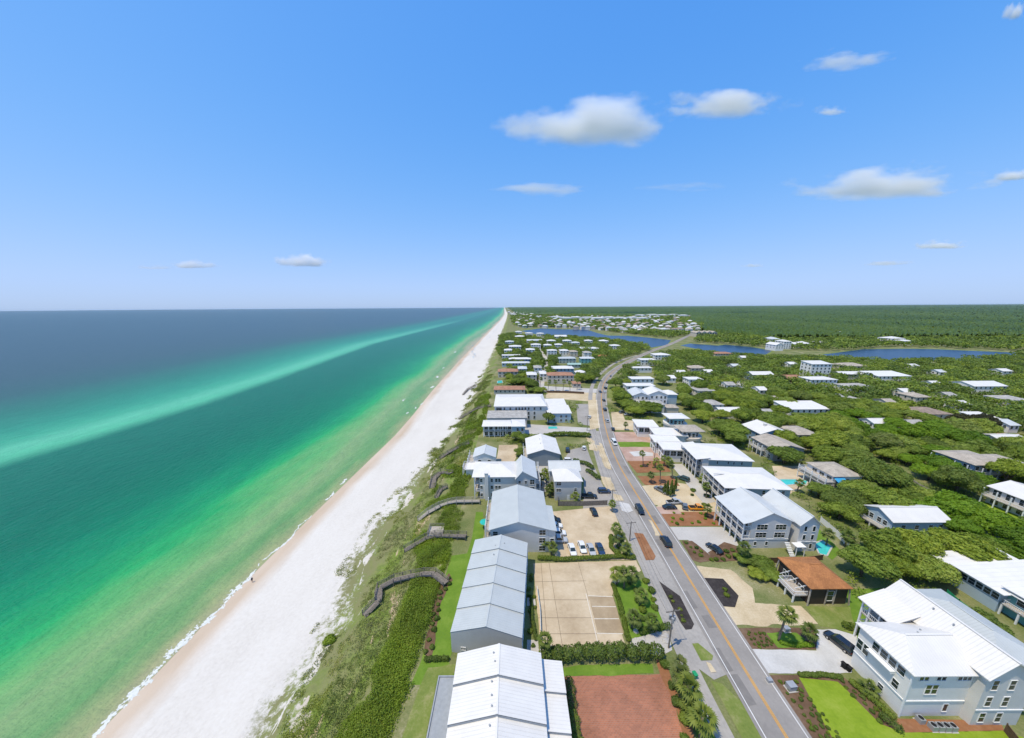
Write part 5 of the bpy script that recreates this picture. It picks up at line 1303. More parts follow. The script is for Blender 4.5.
power_line((668.6,648),(629.6,541),'sagging wires from the transformer pole to the pole by the pine-straw island')
power_line((629.6,541),(611.5,508),'sagging wires between the island pole and the car park corner pole',6.1,6.6)
power_line((611.5,508),(587,431),'sagging wires from the car park corner pole towards the hedge end pole',6.6,8.6)
def fence(pts, hh, label, mat, step=2.4, name='fence', gaps=False, world=False, cat='fence', boards=True):
    pts = [Vector((p[0], p[1], 0)) for p in pts] if world else [P(*p) for p in pts]
    c = sum(pts, Vector())/len(pts)
    o = empty(name, (c.x, c.y, 0), 0, label, cat)
    pts = [p-c for p in pts]; r = MB()
    for a, b in zip(pts, pts[1:]):
        r.bar(a+Vector((0,0,hh*.5)), b+Vector((0,0,hh*.5)), .04, hh*.94) if boards else None
        r.bar(a+Vector((0,0,hh*.95)), b+Vector((0,0,hh*.95)), .08, .08)
        if not boards: r.bar(a+Vector((0,0,hh*.5)), b+Vector((0,0,hh*.5)), .06, .06)
    r.build('panel', MAT[mat], o)
    for p in resample(pts, step):
        m = MB(); m.box(-.06,.06,-.06,.06,0,hh*1.04); m.build('post', MAT[mat] if mat != 'green_screen' else MAT['dark'], o, p)
    return o
fence([(558,506),(584,506),(607,505)], 1.9, 'dark timber fence along the top of the tan car park', 'wood')
fence([(546,492),(558,492),(558,506)], 1.7, 'dark slatted fence beside the condo courtyard palms', 'wood')
fence([(820,522),(836,536),(848,548),(858,560)], 2.0, 'white board fence beyond the double-gabled house pool', 'trim')
fence([(866,458),(884,466),(900,475),(920,488),(945,501),(966,506),(990,517)], 1.4, 'long grey fence running through the oaks from the clearings to the bright lawn', 'wood_pale', 3)
fence([(944,598),(956,609),(968,618.5),(981,628)], 2.6, 'green mesh screen fence on dark posts below the teal house', 'green_screen', 2.6)
fence([(546.5,392.8),(566,393),(584,394)], 1.8, 'dark fence between the mansion palms and the sandy drive', 'wood_brown')
fence([(1004,732),(1018,750),(1030,770)], 1.8, 'brown timber fence at the far end of the lime lawn', 'wood_brown')
fence([(742,562),(770,563),(800,563),(822,560)], 1.7, 'brown fence between the orange-roofed cottage and the double-gabled house', 'wood_brown')
fence([(540,659),(541,640),(540,612),(537,590)], 1.1, 'low white picket fence between the townhouse patios and the concrete lot', 'trim')
def ac_unit(px, py, label, group=None):
    p = P(px, py); o = empty('air_conditioner', (p.x, p.y, 0), 0, label, 'air conditioner', group)
    m = MB(); m.box(-.42,.42,-.42,.42,.1,1.0); m.build('cabinet', MAT['steel'], o)
    m = MB(); m.tube([(0,0,1.0),(0,0,1.03)], [.34,.34], 12); m.build('fan_grille', MAT['dark'], o)
    m = MB(); m.box(-.55,.55,-.55,.55,.012,.1); m.build('base_slab', MAT['concrete'], o)
for i, (px, py) in enumerate(((932,729),(938.5,729.2),(945,729.4),(951.5,729.6))):
    ac_unit(px, py, ('first','second','third','fourth')[i]+' grey air conditioner in the row below the big white corner house, from its corner', 'air conditioners by the big white house')
ac_unit(919.5, 722, 'small grey air conditioner standing apart by the shaded wall of the big white corner house')
def bin_(px, py, mat, label, rz=0):
    p = P(px, py); o = empty('wheelie_bin', (p.x, p.y, .02), rz, label, 'bin')
    m = MB(); q = [(-.24,-.28,.08),(.24,-.28,.08),(.24,.28,.08),(-.24,.28,.08)]; r = [(-.32,-.38,1.02),(.32,-.38,1.02),(.32,.38,1.02),(-.32,.38,1.02)]
    m.poly(q[::-1]); m.poly(r)
    for i in range(4): m.poly([q[i],q[(i+1)%4],r[(i+1)%4],r[i]])
    m.build('bin_body', MAT[mat], o); m = MB(); m.box(-.35,.35,-.42,.42,1.03,1.1); m.box(-.3,.3,.42,.5,1.0,1.06); m.build('lid', MAT[mat], o)
    for sx in (-.26,.26):
        m = MB(); m.tube([(sx-.04,.3,.1),(sx+.04,.3,.1)], [.1,.1], 8); m.build('wheel', MAT['rubber'], o)
bin_(843.5, 668, 'dark', 'black wheelie bin at the house corner on the shell driveway', .3); bin_(848, 671, 'dark', 'second black wheelie bin, hard against the big white house wall', .2)
bin_(694.5, 678, 'green_screen', 'green-lidded bin beside the path and the palms', .2)
def utility_box(px, py, label, s=1.0):
    p = P(px, py); o = empty('utility_box', (p.x, p.y, .02), .1, label, 'utility box')
    m = MB(); m.box(-.8*s,.8*s,-.6*s,.6*s,0,.12); m.build('base_slab', MAT['concrete'], o); m = MB(); m.box(-.6*s,.6*s,-.45*s,.45*s,.12,1.0*s); m.box(-.64*s,.64*s,-.49*s,.49*s,1.0*s,1.06*s); m.build('cabinet', MAT['steel'], o)
utility_box(790.5, 689, 'grey utility box on a slab in the mulch bed by the lime lawn', 1.1); utility_box(769, 682, 'small grey utility box at the road edge of the mulch bed', .7); utility_box(786, 631, 'dark utility box behind the tall palm by the shell driveway', .9)
def rubble(px, py, label, r):
    p = P(px, py); b = bmesh.new(); bmesh.ops.create_icosphere(b, subdivisions=2, radius=r)
    for v in b.verts: v.co *= 1+.3*noise.noise(v.co*2.1/r+Vector((px,py,0))); v.co.z = max(v.co.z*.6, -.02)
    me = bpy.data.meshes.new('rock'); b.to_mesh(me); b.free(); me.materials.append(MAT['concrete'])
    tag(add('rock', me, None, (p.x, p.y, .02), px), label, 'rock', 'pale rocks in the gravel yard by the utility pole')
for i in range(16): rubble(632+rng.uniform(0,34), 630+rng.uniform(0,16), 'pale broken rock lying in the gravel yard beside the transformer pole', rng.uniform(.3,.75))
# ------------------------------------------------------------------ boardwalks over the dune
def boardwalk(pix, label, width=1.7, mat='wood', lift=1.0, plat=None):
    q = []
    for i, (px, py) in enumerate(pix):
        p = P(px, py, 0)
        for _ in range(12): p = P(px, py, zland(p.x, p.y)+lift)
        p.z = zland(p.x, p.y)+lift; q.append(p)
    q[-1].z -= lift-.15
    c = q[0].copy(); c.z = 0; o = empty('boardwalk', c, 0, label, 'boardwalk'); q = [p-c for p in q]; q = resample(q, 2.2)
    d = MB()
    for a, b in zip(q, q[1:]):
        n = max(1, int((b-a).length/.3)); t_ = (b-a).normalized(); sd_ = Vector((t_.y,-t_.x,0)).normalized()*(width/2)
        for i in range(n):
            u = a.lerp(b, (i+.04)/n); v = a.lerp(b, (i+.94)/n)
            d.poly([u-sd_, u+sd_, v+sd_, v-sd_])
        d.bar(a-Vector((0,0,.12)), b-Vector((0,0,.12)), width*.95, .16)
    d.build('deck', MAT[mat], o)
    for s in (-1, 1):
        m = MB(); pr = []
        for i, p in enumerate(q):
            t_ = (q[min(i+1,len(q)-1)]-q[max(i-1,0)]).normalized(); sd_ = Vector((t_.y,-t_.x,0)).normalized()*(width/2*s); pr.append(p+sd_)
        for a, b in zip(pr, pr[1:]):
            for z, h_ in ((1.0,.1),(.62,.08),(.3,.08)): m.bar(a+Vector((0,0,z)), b+Vector((0,0,z)), .07, h_)
        m.build('railing', MAT[mat], o)
        for p in pr:
            m = MB(); m.box(-.08,.08,-.08,.08,-1.6,1.06); m.build('post', MAT[mat], o, p)
    if plat:
        px, py, r = plat; p = P(px, py, 0)
        for _ in range(12): p = P(px, py, zland(p.x, p.y)+lift)
        p = Vector((p.x, p.y, zland(p.x, p.y)+lift+.03))-c; m = MB(); m.box(-r,r,-r,r,-.2,0)
        for k in range(8): m.box(-r+k*r/4, -r+k*r/4+.03, -r, r, 0, .015)
        m.build('platform', MAT['wood_pale'], o, p)
        m = MB()
        for a, b in (((-r,-r),(r,-r)),((r,r),(-r,r)),((-r,r),(-r,-r))):
            for z in (.4,.75,1.05): m.bar(a+(z,), b+(z,), .08, .09)
        m.build('platform_railing', MAT[mat], o, p)
boardwalk([(446,583),(434,573.5),(423,573.5),(410,576),(393.7,580),(379.5,587.5),(378,601),(364,612.5)], 'weathered boardwalk that bends over the dune to the beach, nearest to the camera')
boardwalk([(466,536),(434.6,535),(425,538),(404,548)], 'dark boardwalk with a square platform above the lawn of the townhouse row', plat=(436,531,2.2))
boardwalk([(480,500.7),(456.6,501),(448,502.5),(439.5,505.6),(428,512),(417.6,518)], 'long pale boardwalk leading from the house with the tall chimney', mat='wood_pale')
boardwalk([(451,473),(441,472),(434,478),(432,486)], 'short dark boardwalk ruin tangled in scrub below the chimney house', 2.2)
boardwalk([(447,486),(441,489),(436,496)], 'thin weathered stair half buried in dune scrub', 1.2)
boardwalk([(469,443),(456.6,448),(448,452.5),(439.5,457)], 'brown boardwalk sloping down from the low white decked house')
boardwalk([(491,405.6),(478,408),(466,414),(459,418)], 'far boardwalk reaching from the great white-roofed block to the sand')
boardwalk([(476,385),(468,389),(463,394)], 'small distant boardwalk below the orange-roofed villa', 1.3)
# ------------------------------------------------------------------ people and beach furniture
def person(x, y, z, rz, shirt, label, h=1.72):
    o = empty('person', (x, y, z), rz, label, 'person'); s = h/1.72
    J = [(0,0,.94),(0,0,1.2),(0,.0,1.42),(0,.01,1.54),(0,.02,1.66),(.1,0,.88),(.12,.08,.48),(.12,-.02,.06),(.12,.14,.03),(-.1,0,.88),(-.12,.02,.48),(-.12,-.12,.06),(-.12,.04,.03),(.19,0,1.40),(.25,-.03,1.13),(.27,.07,.88),(.28,.1,.79),(-.19,0,1.40),(-.26,.02,1.13),(-.27,-.04,.88),(-.28,-.03,.79)]
    E = [(0,1),(1,2),(2,3),(3,4),(0,5),(5,6),(6,7),(7,8),(0,9),(9,10),(10,11),(11,12),(2,13),(13,14),(14,15),(15,16),(2,17),(17,18),(18,19),(19,20)]
    Rr = [.15,.14,.15,.06,.105,.09,.065,.042,.035,.09,.065,.042,.035,.07,.05,.038,.035,.07,.05,.038,.035]
    me = bpy.data.meshes.new('b'); me.from_pydata([tuple(c*s for c in j) for j in J], E, [])
    t_ = bpy.data.objects.new('b', me); COL.objects.link(t_); t_.modifiers.new('s', 'SKIN'); t_.modifiers.new('u', 'SUBSURF').levels = 1
    for v, r in zip(me.skin_vertices[0].data, Rr): v.radius = (r*s, r*s)
    me.skin_vertices[0].data[0].use_root = True
    ev = t_.evaluated_get(bpy.context.evaluated_depsgraph_get()); m2 = bpy.data.meshes.new_from_object(ev); bpy.data.objects.remove(t_)
    m2.name = 'body'; m2.materials.clear(); m2.materials.append(m_plain('skin', (.42,.27,.19), .6)); m2.materials.append(m_plain('cloth', shirt, .8)); m2.materials.append(m_plain('hair', (.05,.035,.025), .8))
    for p in m2.polygons:
        c = p.center; p.material_index = 1 if .62*s < c.z < 1.46*s and abs(c.x) < .24*s else 2 if c.z > 1.69*s or (c.z > 1.58*s and c.y < .0) else 0
        p.use_smooth = True
    add('body', m2, o); return o
q = P(252.5, 582, SEA_Z+.3); person(q.x, q.y, zland(q.x, q.y), 1.2, (.03,.03,.05), 'person in dark swimwear walking along the wet sand at the water edge')
def beach_umbrella(px, py, mat, label):
    p = P(px, py, SEA_Z+1.2); o = empty('beach_umbrella', (p.x, p.y, zland(p.x, p.y)), px, label, 'beach umbrella', 'beach umbrellas on the far sand')
    m = MB(); m.tube([(0,0,0),(0,0,2.2)], [.03,.03], 6); m.build('pole', MAT['wood_pale'], o); m = MB()
    for i in range(8):
        a, b = i*PI/4, (i+1)*PI/4; m.poly([(0,0,2.35),(1.35*math.cos(a),1.35*math.sin(a),1.85),(1.35*math.cos(b),1.35*math.sin(b),1.85)]); m.poly([(0,0,2.32),(1.35*math.cos(b),1.35*math.sin(b),1.82),(1.35*math.cos(a),1.35*math.sin(a),1.82)])
    m.build('canopy', MAT[mat], o)
for i in range(14): beach_umbrella(473+rng.uniform(-2,2.5)+i*.12, 358-i*1.0, 'greytrim' if i % 3 else 'blue_cloth', 'dark beach umbrella in the cluster on the far sand')
for i in range(10): beach_umbrella(488+i*1.4+rng.uniform(-1.5,1), 340-i*1.8, 'blue_cloth', 'distant beach umbrella near the lagoon mouth')
# beach tent poles, patio umbrella
p = P(485, 528); o = empty('patio_umbrella', (p.x, p.y, 0), 0, 'turquoise patio umbrella behind the blue-grey three-storey condo', 'patio umbrella')
m = MB(); m.tube([(0,0,0),(0,0,2.6)], [.04,.04], 6); m.build('pole', MAT['wood_pale'], o); m = MB()
for i in range(8):
    a, b = i*PI/4, (i+1)*PI/4; m.poly([(0,0,2.8),(1.6*math.cos(a),1.6*math.sin(a),2.2),(1.6*math.cos(b),1.6*math.sin(b),2.2)])
m.build('canopy', MAT['teal_cloth'], o)
# ------------------------------------------------------------------ planting near the houses
PG = 'palms along the road'
for px, py, k, sc, lb in (
 (778.5,641,2,1.0,'tallest palm, leaning, in the planted bed by the shell driveway'),(806,641,3,1.0,'short bushy palm at the corner of the shell driveway bed'),
 (868,692,4,1.0,'low spreading palm against the sunlit wall of the big white corner house'),
 (546,655,0,.85,'slim palm at the corner of the concrete lot by the picket fence'),
 (624,588,1,1.1,'palm at the top of the lawn strip beside the concrete lot'),(630,584,3,1.15,'bushy palm crowded beside the lot corner palms'),(617,584,3,1.1,'squat palm on the concrete lot edge'),(640,604,3,1.0,'lone palm in the middle of the lawn strip'),
 (632,628,3,1.05,'palm on the near left end of the lawn strip'),(650,632,1,.9,'palm on the near right end of the lawn strip by the rubble yard'),
 (619,549,3,1.25,'broad palm in the middle of the green island'),(616,540,1,1.0,'palm at the top of the green island'),(626,557,3,1.0,'low palm at the near end of the green island'),
 (678,690,3,1.2,'golden palm at the top of the clump by the brick drive'),(684,702,3,1.3,'broad golden palm in the middle of the clump by the brick drive'),(676,678,1,.9,'upright palm at the head of the brick drive clump'),(700,738,3,1.35,'big yellow-green palm at the near end of the brick drive clump'),(690,716,4,1.2,'low palm low in the brick drive clump'),
 (740,561,0,.95,'slim palm at the seaward corner of the double-gabled house'),
 (707,517,1,.9,'palm beside the orange pickup'),(706,498,0,.9,'palm under the wide white-roofed gallery house'),(703,484,3,1.0,'palm by the three-gallery slate house steps'),
 (651,483,1,.9,'palm at the road end of the sandy bed'),(660,484,2,.85,'tall thin palm in the sandy bed'),(672,479,2,.8,'tall palm between the cypresses and the drive'),
 (643,467,2,.8,'slim palm in the pine-straw bed by the pink drive'),(655,468,1,.9,'short palm in the pine-straw bed'),(668,467,3,1.1,'bushy palm group head at the far end of the pine-straw bed'),(664,466,1,.9,'palm beside the bushy one in the pine-straw bed'),
 (797,492,1,1.0,'tall palm by the spa pool deck'),(811,492,3,1.0,'short palm at the near end of the pool deck'),(826,545,1,1.0,'palm by the white board fence'),(845,546,3,1.2,'bushy palm beyond the white board fence'),
 (552,555,3,.95,'palm at the near corner of the blue-grey condo'),(546,551,1,.8,'slim palm against the gable wall of the blue-grey condo'),(612,512,1,.8,'small palm on the sand bed at the car park corner'),
 (575,504,3,1.05,'bushy palm before the pyramid-roofed cottage wall'),(868,478,0,.8,'palm in the pale clearing by the grey fence'),(625,430,1,.9,'palm on the verge by the pink drive')):
    palm(px, py, k, lb, sc, PG)
for i, (px, py) in enumerate(((538,483),(541.5,486),(546,482.5),(549.5,486),(544,480))): palm(px, py, 1, 'palm in the courtyard clump between the chimney house and the pyramid-roofed cottage', .95, 'courtyard palms')
for px, py in ((548,391),(556,391),(563,391),(570,392),(577,390),(540,388)): palm(px, py, 2, 'palm in the row before the pink-roofed mansion', 1.0, 'palms before the mansion')
for px, py in ((556,489),(553,494),(549,497)): palm(px, py, 3, 'round-headed palm beside the slatted fence of the condo courtyard', 1.1, 'fence palms')
# cypress columns
cyp = crown_mesh('crown', [(0,0,1.2,.55,.55,1.2),(0,0,2.6,.45,.45,1.3),(.05,0,3.9,.3,.3,1.0)], 1500, .12, MAT['hedge'], zmin=.05)
for i, (px, py) in enumerate(((664,494),(667,495.5),(670,497),(673,496),(671,492),(675,491),(667,491))):
    p = P(px, py); o = empty('cypress_tree', (p.x, p.y, 0), i, 'narrow columnar cypress in the dark clump by the sandy lot', 'cypress', 'cypress clump'); o.scale = (1,1,.9+.25*(i % 3)/2)
    add('crown', cyp, o); m = MB(); m.tube([(0,0,-.05),(0,0,1)], [.08,.06], 6); m.build('trunk', MAT['bark'], o)
# hedges
hedge_line([(547,661),(566,658),(588,656),(610,657),(632,658),(655,657)], 2.8, 2.8, 'tall shrub hedge between the concrete lot and the brick drive', per=150, size=.17)
hedge_line([(568,684),(572,706)], 1.7, 1.1, 'clipped hedge block at the top of the brick drive edge', per=260, size=.1); hedge_line([(573,716),(578,745)], 1.7, 1.1, 'clipped hedge block at the near end of the brick drive edge', per=260, size=.1)
hedge_line([(540,559.5),(560,561),(584,560),(606,559),(620,558),(634,559)], 1.1, 1.2, 'hedge between the tan car park and the concrete lot', per=200, size=.12)
hedge_line([(611,537),(611,548),(618,557),(628,558)], 1.1, .9, 'low bright hedge round the green palm island', per=200, size=.12)
hedge_line([(613,586),(620,606),(628,640)], 1.0, .8, 'low hedge edging the lawn strip beside the concrete lot', per=200, size=.11)
hedge_line([(641,633),(656,630),(668,628)], 1.4, 1.1, 'low hedge at the near end of the lawn strip', per=200, size=.12)
hedge_line([(545,438),(556,436),(570,436),(588,437)], 2.4, 2.4, 'broad hedge mass before the walled pool yard', per=110, size=.25)
hedge_line([(575,462),(586,465),(592,469)], 1.8, 1.6, 'hedge at the road end of the grey car park', per=110, size=.2); hedge_line([(588,472),(598,479)], 2, 1.5, 'shrub clump by the driveway of the pyramid-roofed cottage', per=110, size=.2)
hedge_line([(426,661),(440,660),(447,660)], .9, .9, 'clipped hedge at the seaward corner of the townhouse row', per=260, size=.09)
hedge_line([(638,428),(646,428)], 2.2, 2.2, 'dark hedge block at the head of the pink drive', per=110, size=.25)
hedge_line([(782,644),(797,646.5),(812,646)], .8, .7, 'row of low palmetto edging on the shell driveway bed', per=220, size=.1, mat='lime')
hedge_line([(800,676),(822,676),(840,678)], .8, .7, 'low edging hedge between the shell driveway and the lime lawn', per=220, size=.1)
hedge_line([(852,684),(866,696),(880,708),(892,718)], 1.1, .9, 'mixed low hedge along the sunlit wall of the big white corner house', per=220, size=.11)
hedge_line([(884,720),(896,730)], 1.5, 1.2, 'dense clipped shrub block at the corner of the big white corner house', per=240, size=.11)
hedge_line([(846,628),(858,630)], 1.6, 1.3, 'bushy hedge between the cottage lawn and the big white corner house', per=160, size=.16)
hedge_line([(531,598),(532,618),(536,640)], .7, .8, 'thin hedge dividing the townhouse patios', per=220, size=.1)
# shrubs in the beds: rows of small tufts
def bed(poly, n, r, label, mat, group, cat='shrub', name='shrub', seed=1):
    rg = random.Random(seed); pw = [P(*q) for q in poly]; xs_ = [p.x for p in pw]; ys_ = [p.y for p in pw]; k = 0; done = []
    while k < 4000 and len(done) < n:
        k += 1; x, y = rg.uniform(min(xs_), max(xs_)), rg.uniform(min(ys_), max(ys_))
        if inside(x, y, [(p.x, p.y) for p in pw]) and all((x-a)**2+(y-b)**2 > (2.2*r)**2 for a, b in done):
            done.append((x, y)); q = r*rg.uniform(.75, 1.25); round_shrub((x, y, .015), q, q*1.0, label, mat, group, name, cat, len(done) % 2)
bed([(746,632),(765,634),(776,648),(756,648)], 26, .34, 'small grassy tuft planted in the brown bed between the road and the tall palm', 'hedge', 'tufts in the driveway bed', seed=3)
bed([(778,680),(798,682),(846,745),(820,745)], 34, .38, 'small green tuft spaced out on the mulch beside the lime lawn', 'hedge', 'tufts on the mulch slope', seed=4)
bed([(842,680),(884,716),(880,724),(838,682)], 12, .45, 'low shrub in the border between the lime lawn and the big white corner house', 'hedge', 'border shrubs by the big white house', seed=5)
bed([(667,596),(672,596),(690,624),(684,624)], 5, .5, 'small shrub on the long dark mulch island by the road', 'dune_leaf', 'shrubs on the dark mulch island', seed=6)
bed([(720,586),(728,588),(730,598),(724,598)], 2, .7, 'green shrub on the dark diamond-shaped mulch bed', 'hedge', 'shrubs on the diamond bed', seed=7)
bed([(660,513),(722,513),(722,525),(668,525)], 14, .6, 'round shrub in the pine-straw bed by the orange pickup', 'lime', 'pine-straw bed shrubs', seed=8)
bed([(640,462),(664,462),(668,471),(642,472)], 8, .6, 'round shrub in the pine-straw bed by the pink drive', 'hedge', 'pink drive bed shrubs', seed=9)
bed([(657,664),(664,664),(692,740),(684,740),(670,690)], 16, 1.0, 'leafy shrub massed under the golden palms by the brick drive', 'hedge', 'shrubs under the golden palms', seed=10)
bed([(684,542),(692,542),(714,560),(702,562)], 7, .6, 'shrub in the bed opposite the pine-straw island', 'hedge', 'bed shrubs by the pale driveway', seed=12)
bed([(712,553),(742,549),(744,560),(716,562)], 9, .8, 'shrub below the seaward corner of the double-gabled house', 'hedge', 'shrubs below the double-gabled house', seed=13)
bed([(527,572),(534,572),(537,655),(530,655)], 10, .6, 'shrub in the townhouse patios beside the picket fence', 'hedge', 'patio shrubs', seed=14)
bed([(622,580),(650,582),(660,612),(640,622)], 9, .9, 'leafy shrub at the foot of the lot corner palms', 'hedge', 'shrubs under the lot palms', seed=15)
bed([(612,540),(622,540),(630,556),(618,556)], 9, 1.0, 'leafy shrub under the palms of the green island', 'hedge', 'shrubs on the green island', seed=16)
bed([(690,494),(702,480),(710,500),(704,506)], 7, .9, 'shrub beside the galleries of the slate house', 'hedge', 'gallery shrubs', seed=17)
bed([(648,430),(664,420),(668,428),(656,436)], 5, 1.0, 'shrub by the flat-roofed row', 'hedge', 'flat row shrubs', seed=18)
bed([(425,655),(436,600),(448,576),(451,580),(440,606),(432,655)], 14, .6, 'scrubby shrub on the bare strip between the thicket and the townhouse lawn', 'hedge', 'strip shrubs', seed=19)
p = P(330, 642, -6.5); round_shrub((p.x, p.y, zland(p.x, p.y)), 1.5, 1.3, 'round green bush alone on the white sand below the dune', 'sea_grape')
# dune cover: low scrub on the sandy face, a dense bright thicket along the crest
V, F, T = [], [], []; nq = 0
def tuft_add(x, y, z, r, hgt, n, s, base):
    global nq
    for _ in range(n):
        a = rng.random()*6.283; q = r*math.sqrt(rng.random()); cx, cy_ = x+q*math.cos(a), y+q*math.sin(a); cz = z+hgt*(1-(q/r)**2)*rng.uniform(.3, 1)
        d = Vector((rng.normal(), rng.normal(), abs(rng.normal())*1.2+.2)).normalized(); t_ = d.cross(Vector((rng.normal(), rng.normal(), rng.normal()))).normalized(); b = d.cross(t_)
        w_ = s*rng.uniform(.6, 1.3); c = Vector((cx, cy_, cz))
        V.extend([tuple(c-t_*w_), tuple(c-b*w_*.6), tuple(c+t_*w_), tuple(c+b*w_*.6)]); F.append((nq, nq+1, nq+2, nq+3)); nq += 4; T.append(min(1, max(0, base+rng.normal()*.16)))
for i in range(14000):
    y = 24+rng.random()**1.6*330; b, c = float(toe(y)), float(top(y)); tt = rng.uniform(.0, .92); x = b+(c-b)*tt
    g = nz(x, y*.7, .13, 4)+nz(x, y, .4, 8)*.5
    if tt+g*.8 < .05 or nz(x, y*.3, .19, 12) > .2: continue
    far_ = y > 130
    tuft_add(x, y, zland(x, y)-.05, rng.uniform(.5, 1.2)*(1.5 if far_ else 1), rng.uniform(.25, .6), 10 if far_ else 24, .13 if not far_ else .3, .42+.3*(1-tt)+.75*nz(x, y*.6, .17, 77))
me = np_mesh('dune_scrub', V, F, MAT['dune_leaf'], fattr={'tint': T, 'hue': [.5+.9*nz(V[4*i][0], V[4*i][1]*.6, .12, 17) for i in range(len(F))]}); tag(add('dune_scrub', me), kind='stuff')
V, F, T = [], [], []; nq = 0
for i in range(13000):
    y = 20+rng.random()**1.3*230; c = float(top(y)); wd = np.interp(y, [20,40,60,75,90,110,130,250], [6,8,7.5,8,13,13,11,8]); u = rng.uniform(-wd, 1.0 if y < 46 or y > 84 else -.2); x = c+u+nz(0, y, .12, 5)*1.6
    if nz(x, y, .12, 21) < (-.2 if y < 90 else -.05): continue
    hh_ = (1.2+.9*nz(x, y, .16, 31))*min(1, (u+wd)/1.5+.3)
    tuft_add(x, y, zland(x, y), rng.uniform(.6, 1.1), max(.35, hh_), 30 if y < 110 else 16, .13 if y < 110 else .24, .45+.4*nz(x, y, .25, 41))
me = np_mesh('dune_thicket', V, F, MAT['sea_grape'], fattr={'tint': T, 'hue': [.5+.7*nz(V[4*i][0], V[4*i][1], .09, 13) for i in range(len(F))]}); tag(add('dune_thicket', me), kind='stuff')

# ------------------------------------------------------------------ the oaks
ROADPTS = [(p.x, p.y) for p in rc[::2]]; FENCEPTS = [(v.x, v.y) for v in resample([P(*q) for q in ((866,458),(884,466),(900,475),(920,488),(945,501),(966,506),(990,517))], 4)+resample([P(*q) for q in ((820,522),(836,536),(848,548),(858,560))], 3)]
PATHPTS = [(p.x, p.y) for p in pathL[::2]]
BB = [(min(p[0] for p in s), max(p[0] for p in s), min(p[1] for p in s), max(p[1] for p in s), s) for s in SHEETS]
def blocked(x, y, pad=0):
    for a, b, c, d, s in BB:
        if a-pad < x < b+pad and c-pad < y < d+pad:
            if inside(x, y, s): return True
            if pad and any(inside(x+dx*pad, y+dy*pad, s) for dx, dy in ((1,0),(-1,0),(0,1),(0,-1))): return True
    return False
HF = [(min(p[0] for p in s), max(p[0] for p in s), min(p[1] for p in s), max(p[1] for p in s)) for s in HFOOT]
def hides(x, y, ht):
    D = math.hypot(x, y)
    for k in range(1, 5):
        q = 1+k*ht*.22/H_CAM; X, Y = x*q, y*q
        if any(a-1 < X < b+1 and c-1 < Y < d+1 for a, b, c, d in HF): return True
    return False
def near_line(x, y, pts, r): return any((x-a)**2+(y-b)**2 < r*r for a, b in pts)
WOOD = [
 [(700,430),(757,443),(764,462),(757,454),(735,448),(712,440)], [(792,494),(806,497),(818,500),(842,532),(862,552),(866,562),(852,560),(838,547),(818,524),(802,506)],
 [(640,363),(672,353),(705,353.5),(760,358.5),(820,360),(900,364.5),(1020,359),(1140,360),(1140,640),(1024,622),(1000,612),(985,596),(958,592),(935,600),(905,580),(884,586),(866,600),(848,592),(836,574),(840,563),(866,562),(862,552),(842,532),(818,500),(806,497),(818,486),(814,474),(790,464),(764,463),(757,444),(735,444),(706,430),(694,412),(682,410),(680,386),(658,386),(656,370),(640,371)],
 [(540,336.8),(560,337.8),(600,339.8),(640,346),(650,349.5),(640,351),(600,345),(556,345)], [(556,345),(600,345),(640,352),(652,349.5),(636,354),(614,362),(602,371),(594,379),(586,385),(580,376),(588,365),(580,357),(560,352)],
 [(526,340),(540,341),(556,346),(556,352),(546,358),(536,346)], [(536,352),(544,362),(540,378),(534,384),(528,374),(532,362)],
 [(614,386),(626,384),(632,396),(632,410),(622,408),(615,400)], [(640,372),(630,378),(624,384),(620,378),(630,366),(640,364)],
 [(505,373),(530,370),(540,386),(534,392),(510,385)], [(500,337),(512,334),(535,338),(552,345),(560,360),(545,388),(524,386),(506,366),(498,352)], [(525,392),(590,392),(590,398),(572,399),(548,398)], [(546,392),(592,380),(596,376),(580,372),(574,386)], [(884,588),(935,590),(990,642),(968,644),(910,606)], [(640,410),(656,412),(650,424),(630,418),(625,408)], [(546,417),(572,416),(576,424),(546,426)], [(577,416),(588,413),(590,424),(578,426)],
 [(505,430),(526,431),(526,446),(508,444)], [(519,448),(524,448),(525,462),(519,462)], [(762,462),(772,464),(772,470),(764,470)], [(762,455),(780,458),(784,464),(766,464)],
]
WW = [[(P(*q).x, P(*q).y) for q in w_] for w_ in WOOD]
cand = []
rg = random.Random(77)
for wi, wpoly in enumerate(WW):
    small_ = .62 if min(q[0] for q in WOOD[wi]) < 560 and max(q[0] for q in WOOD[wi]) < 600 else 1.0
    xa, xb = min(p[0] for p in wpoly), max(p[0] for p in wpoly); ya, yb = min(p[1] for p in wpoly), max(p[1] for p in wpoly)
    y = ya
    while y < yb:
        sp = (7.4 if y < 150 else 8.0 if y < 260 else 9.5)*small_
        x = xa
        while x < xb:
            qx, qy = x+rg.uniform(-.42, .42)*sp, y+rg.uniform(-.42, .42)*sp
            x += sp
            if not inside(qx, qy, wpoly): continue
            r_ = PX((qx, qy, 4))
            if r_ is None or r_[0] > 1075: continue
            if blocked(qx, qy, 1.2): continue
            if near_line(qx, qy, ROADPTS, 7) or near_line(qx, qy, PATHPTS, 4) or near_line(qx, qy, FENCEPTS, 5.5): continue
            if qy > 80 and hides(qx, qy, 5.0*small_) and rg.random() < (.6 if qy > 150 else .42): continue
            if nz(qx, qy, .03, 91)+.6*nz(qx, qy, .09, 93) > .62 and qy > 110: continue
            cand.append((math.hypot(qx, qy, H_CAM), qx, qy, sp))
        y += sp
cand.sort()
def tone_of(x, y):
    n_ = nz(x, y, .035, 51)+.5*nz(x, y, .11, 61)
    return n_
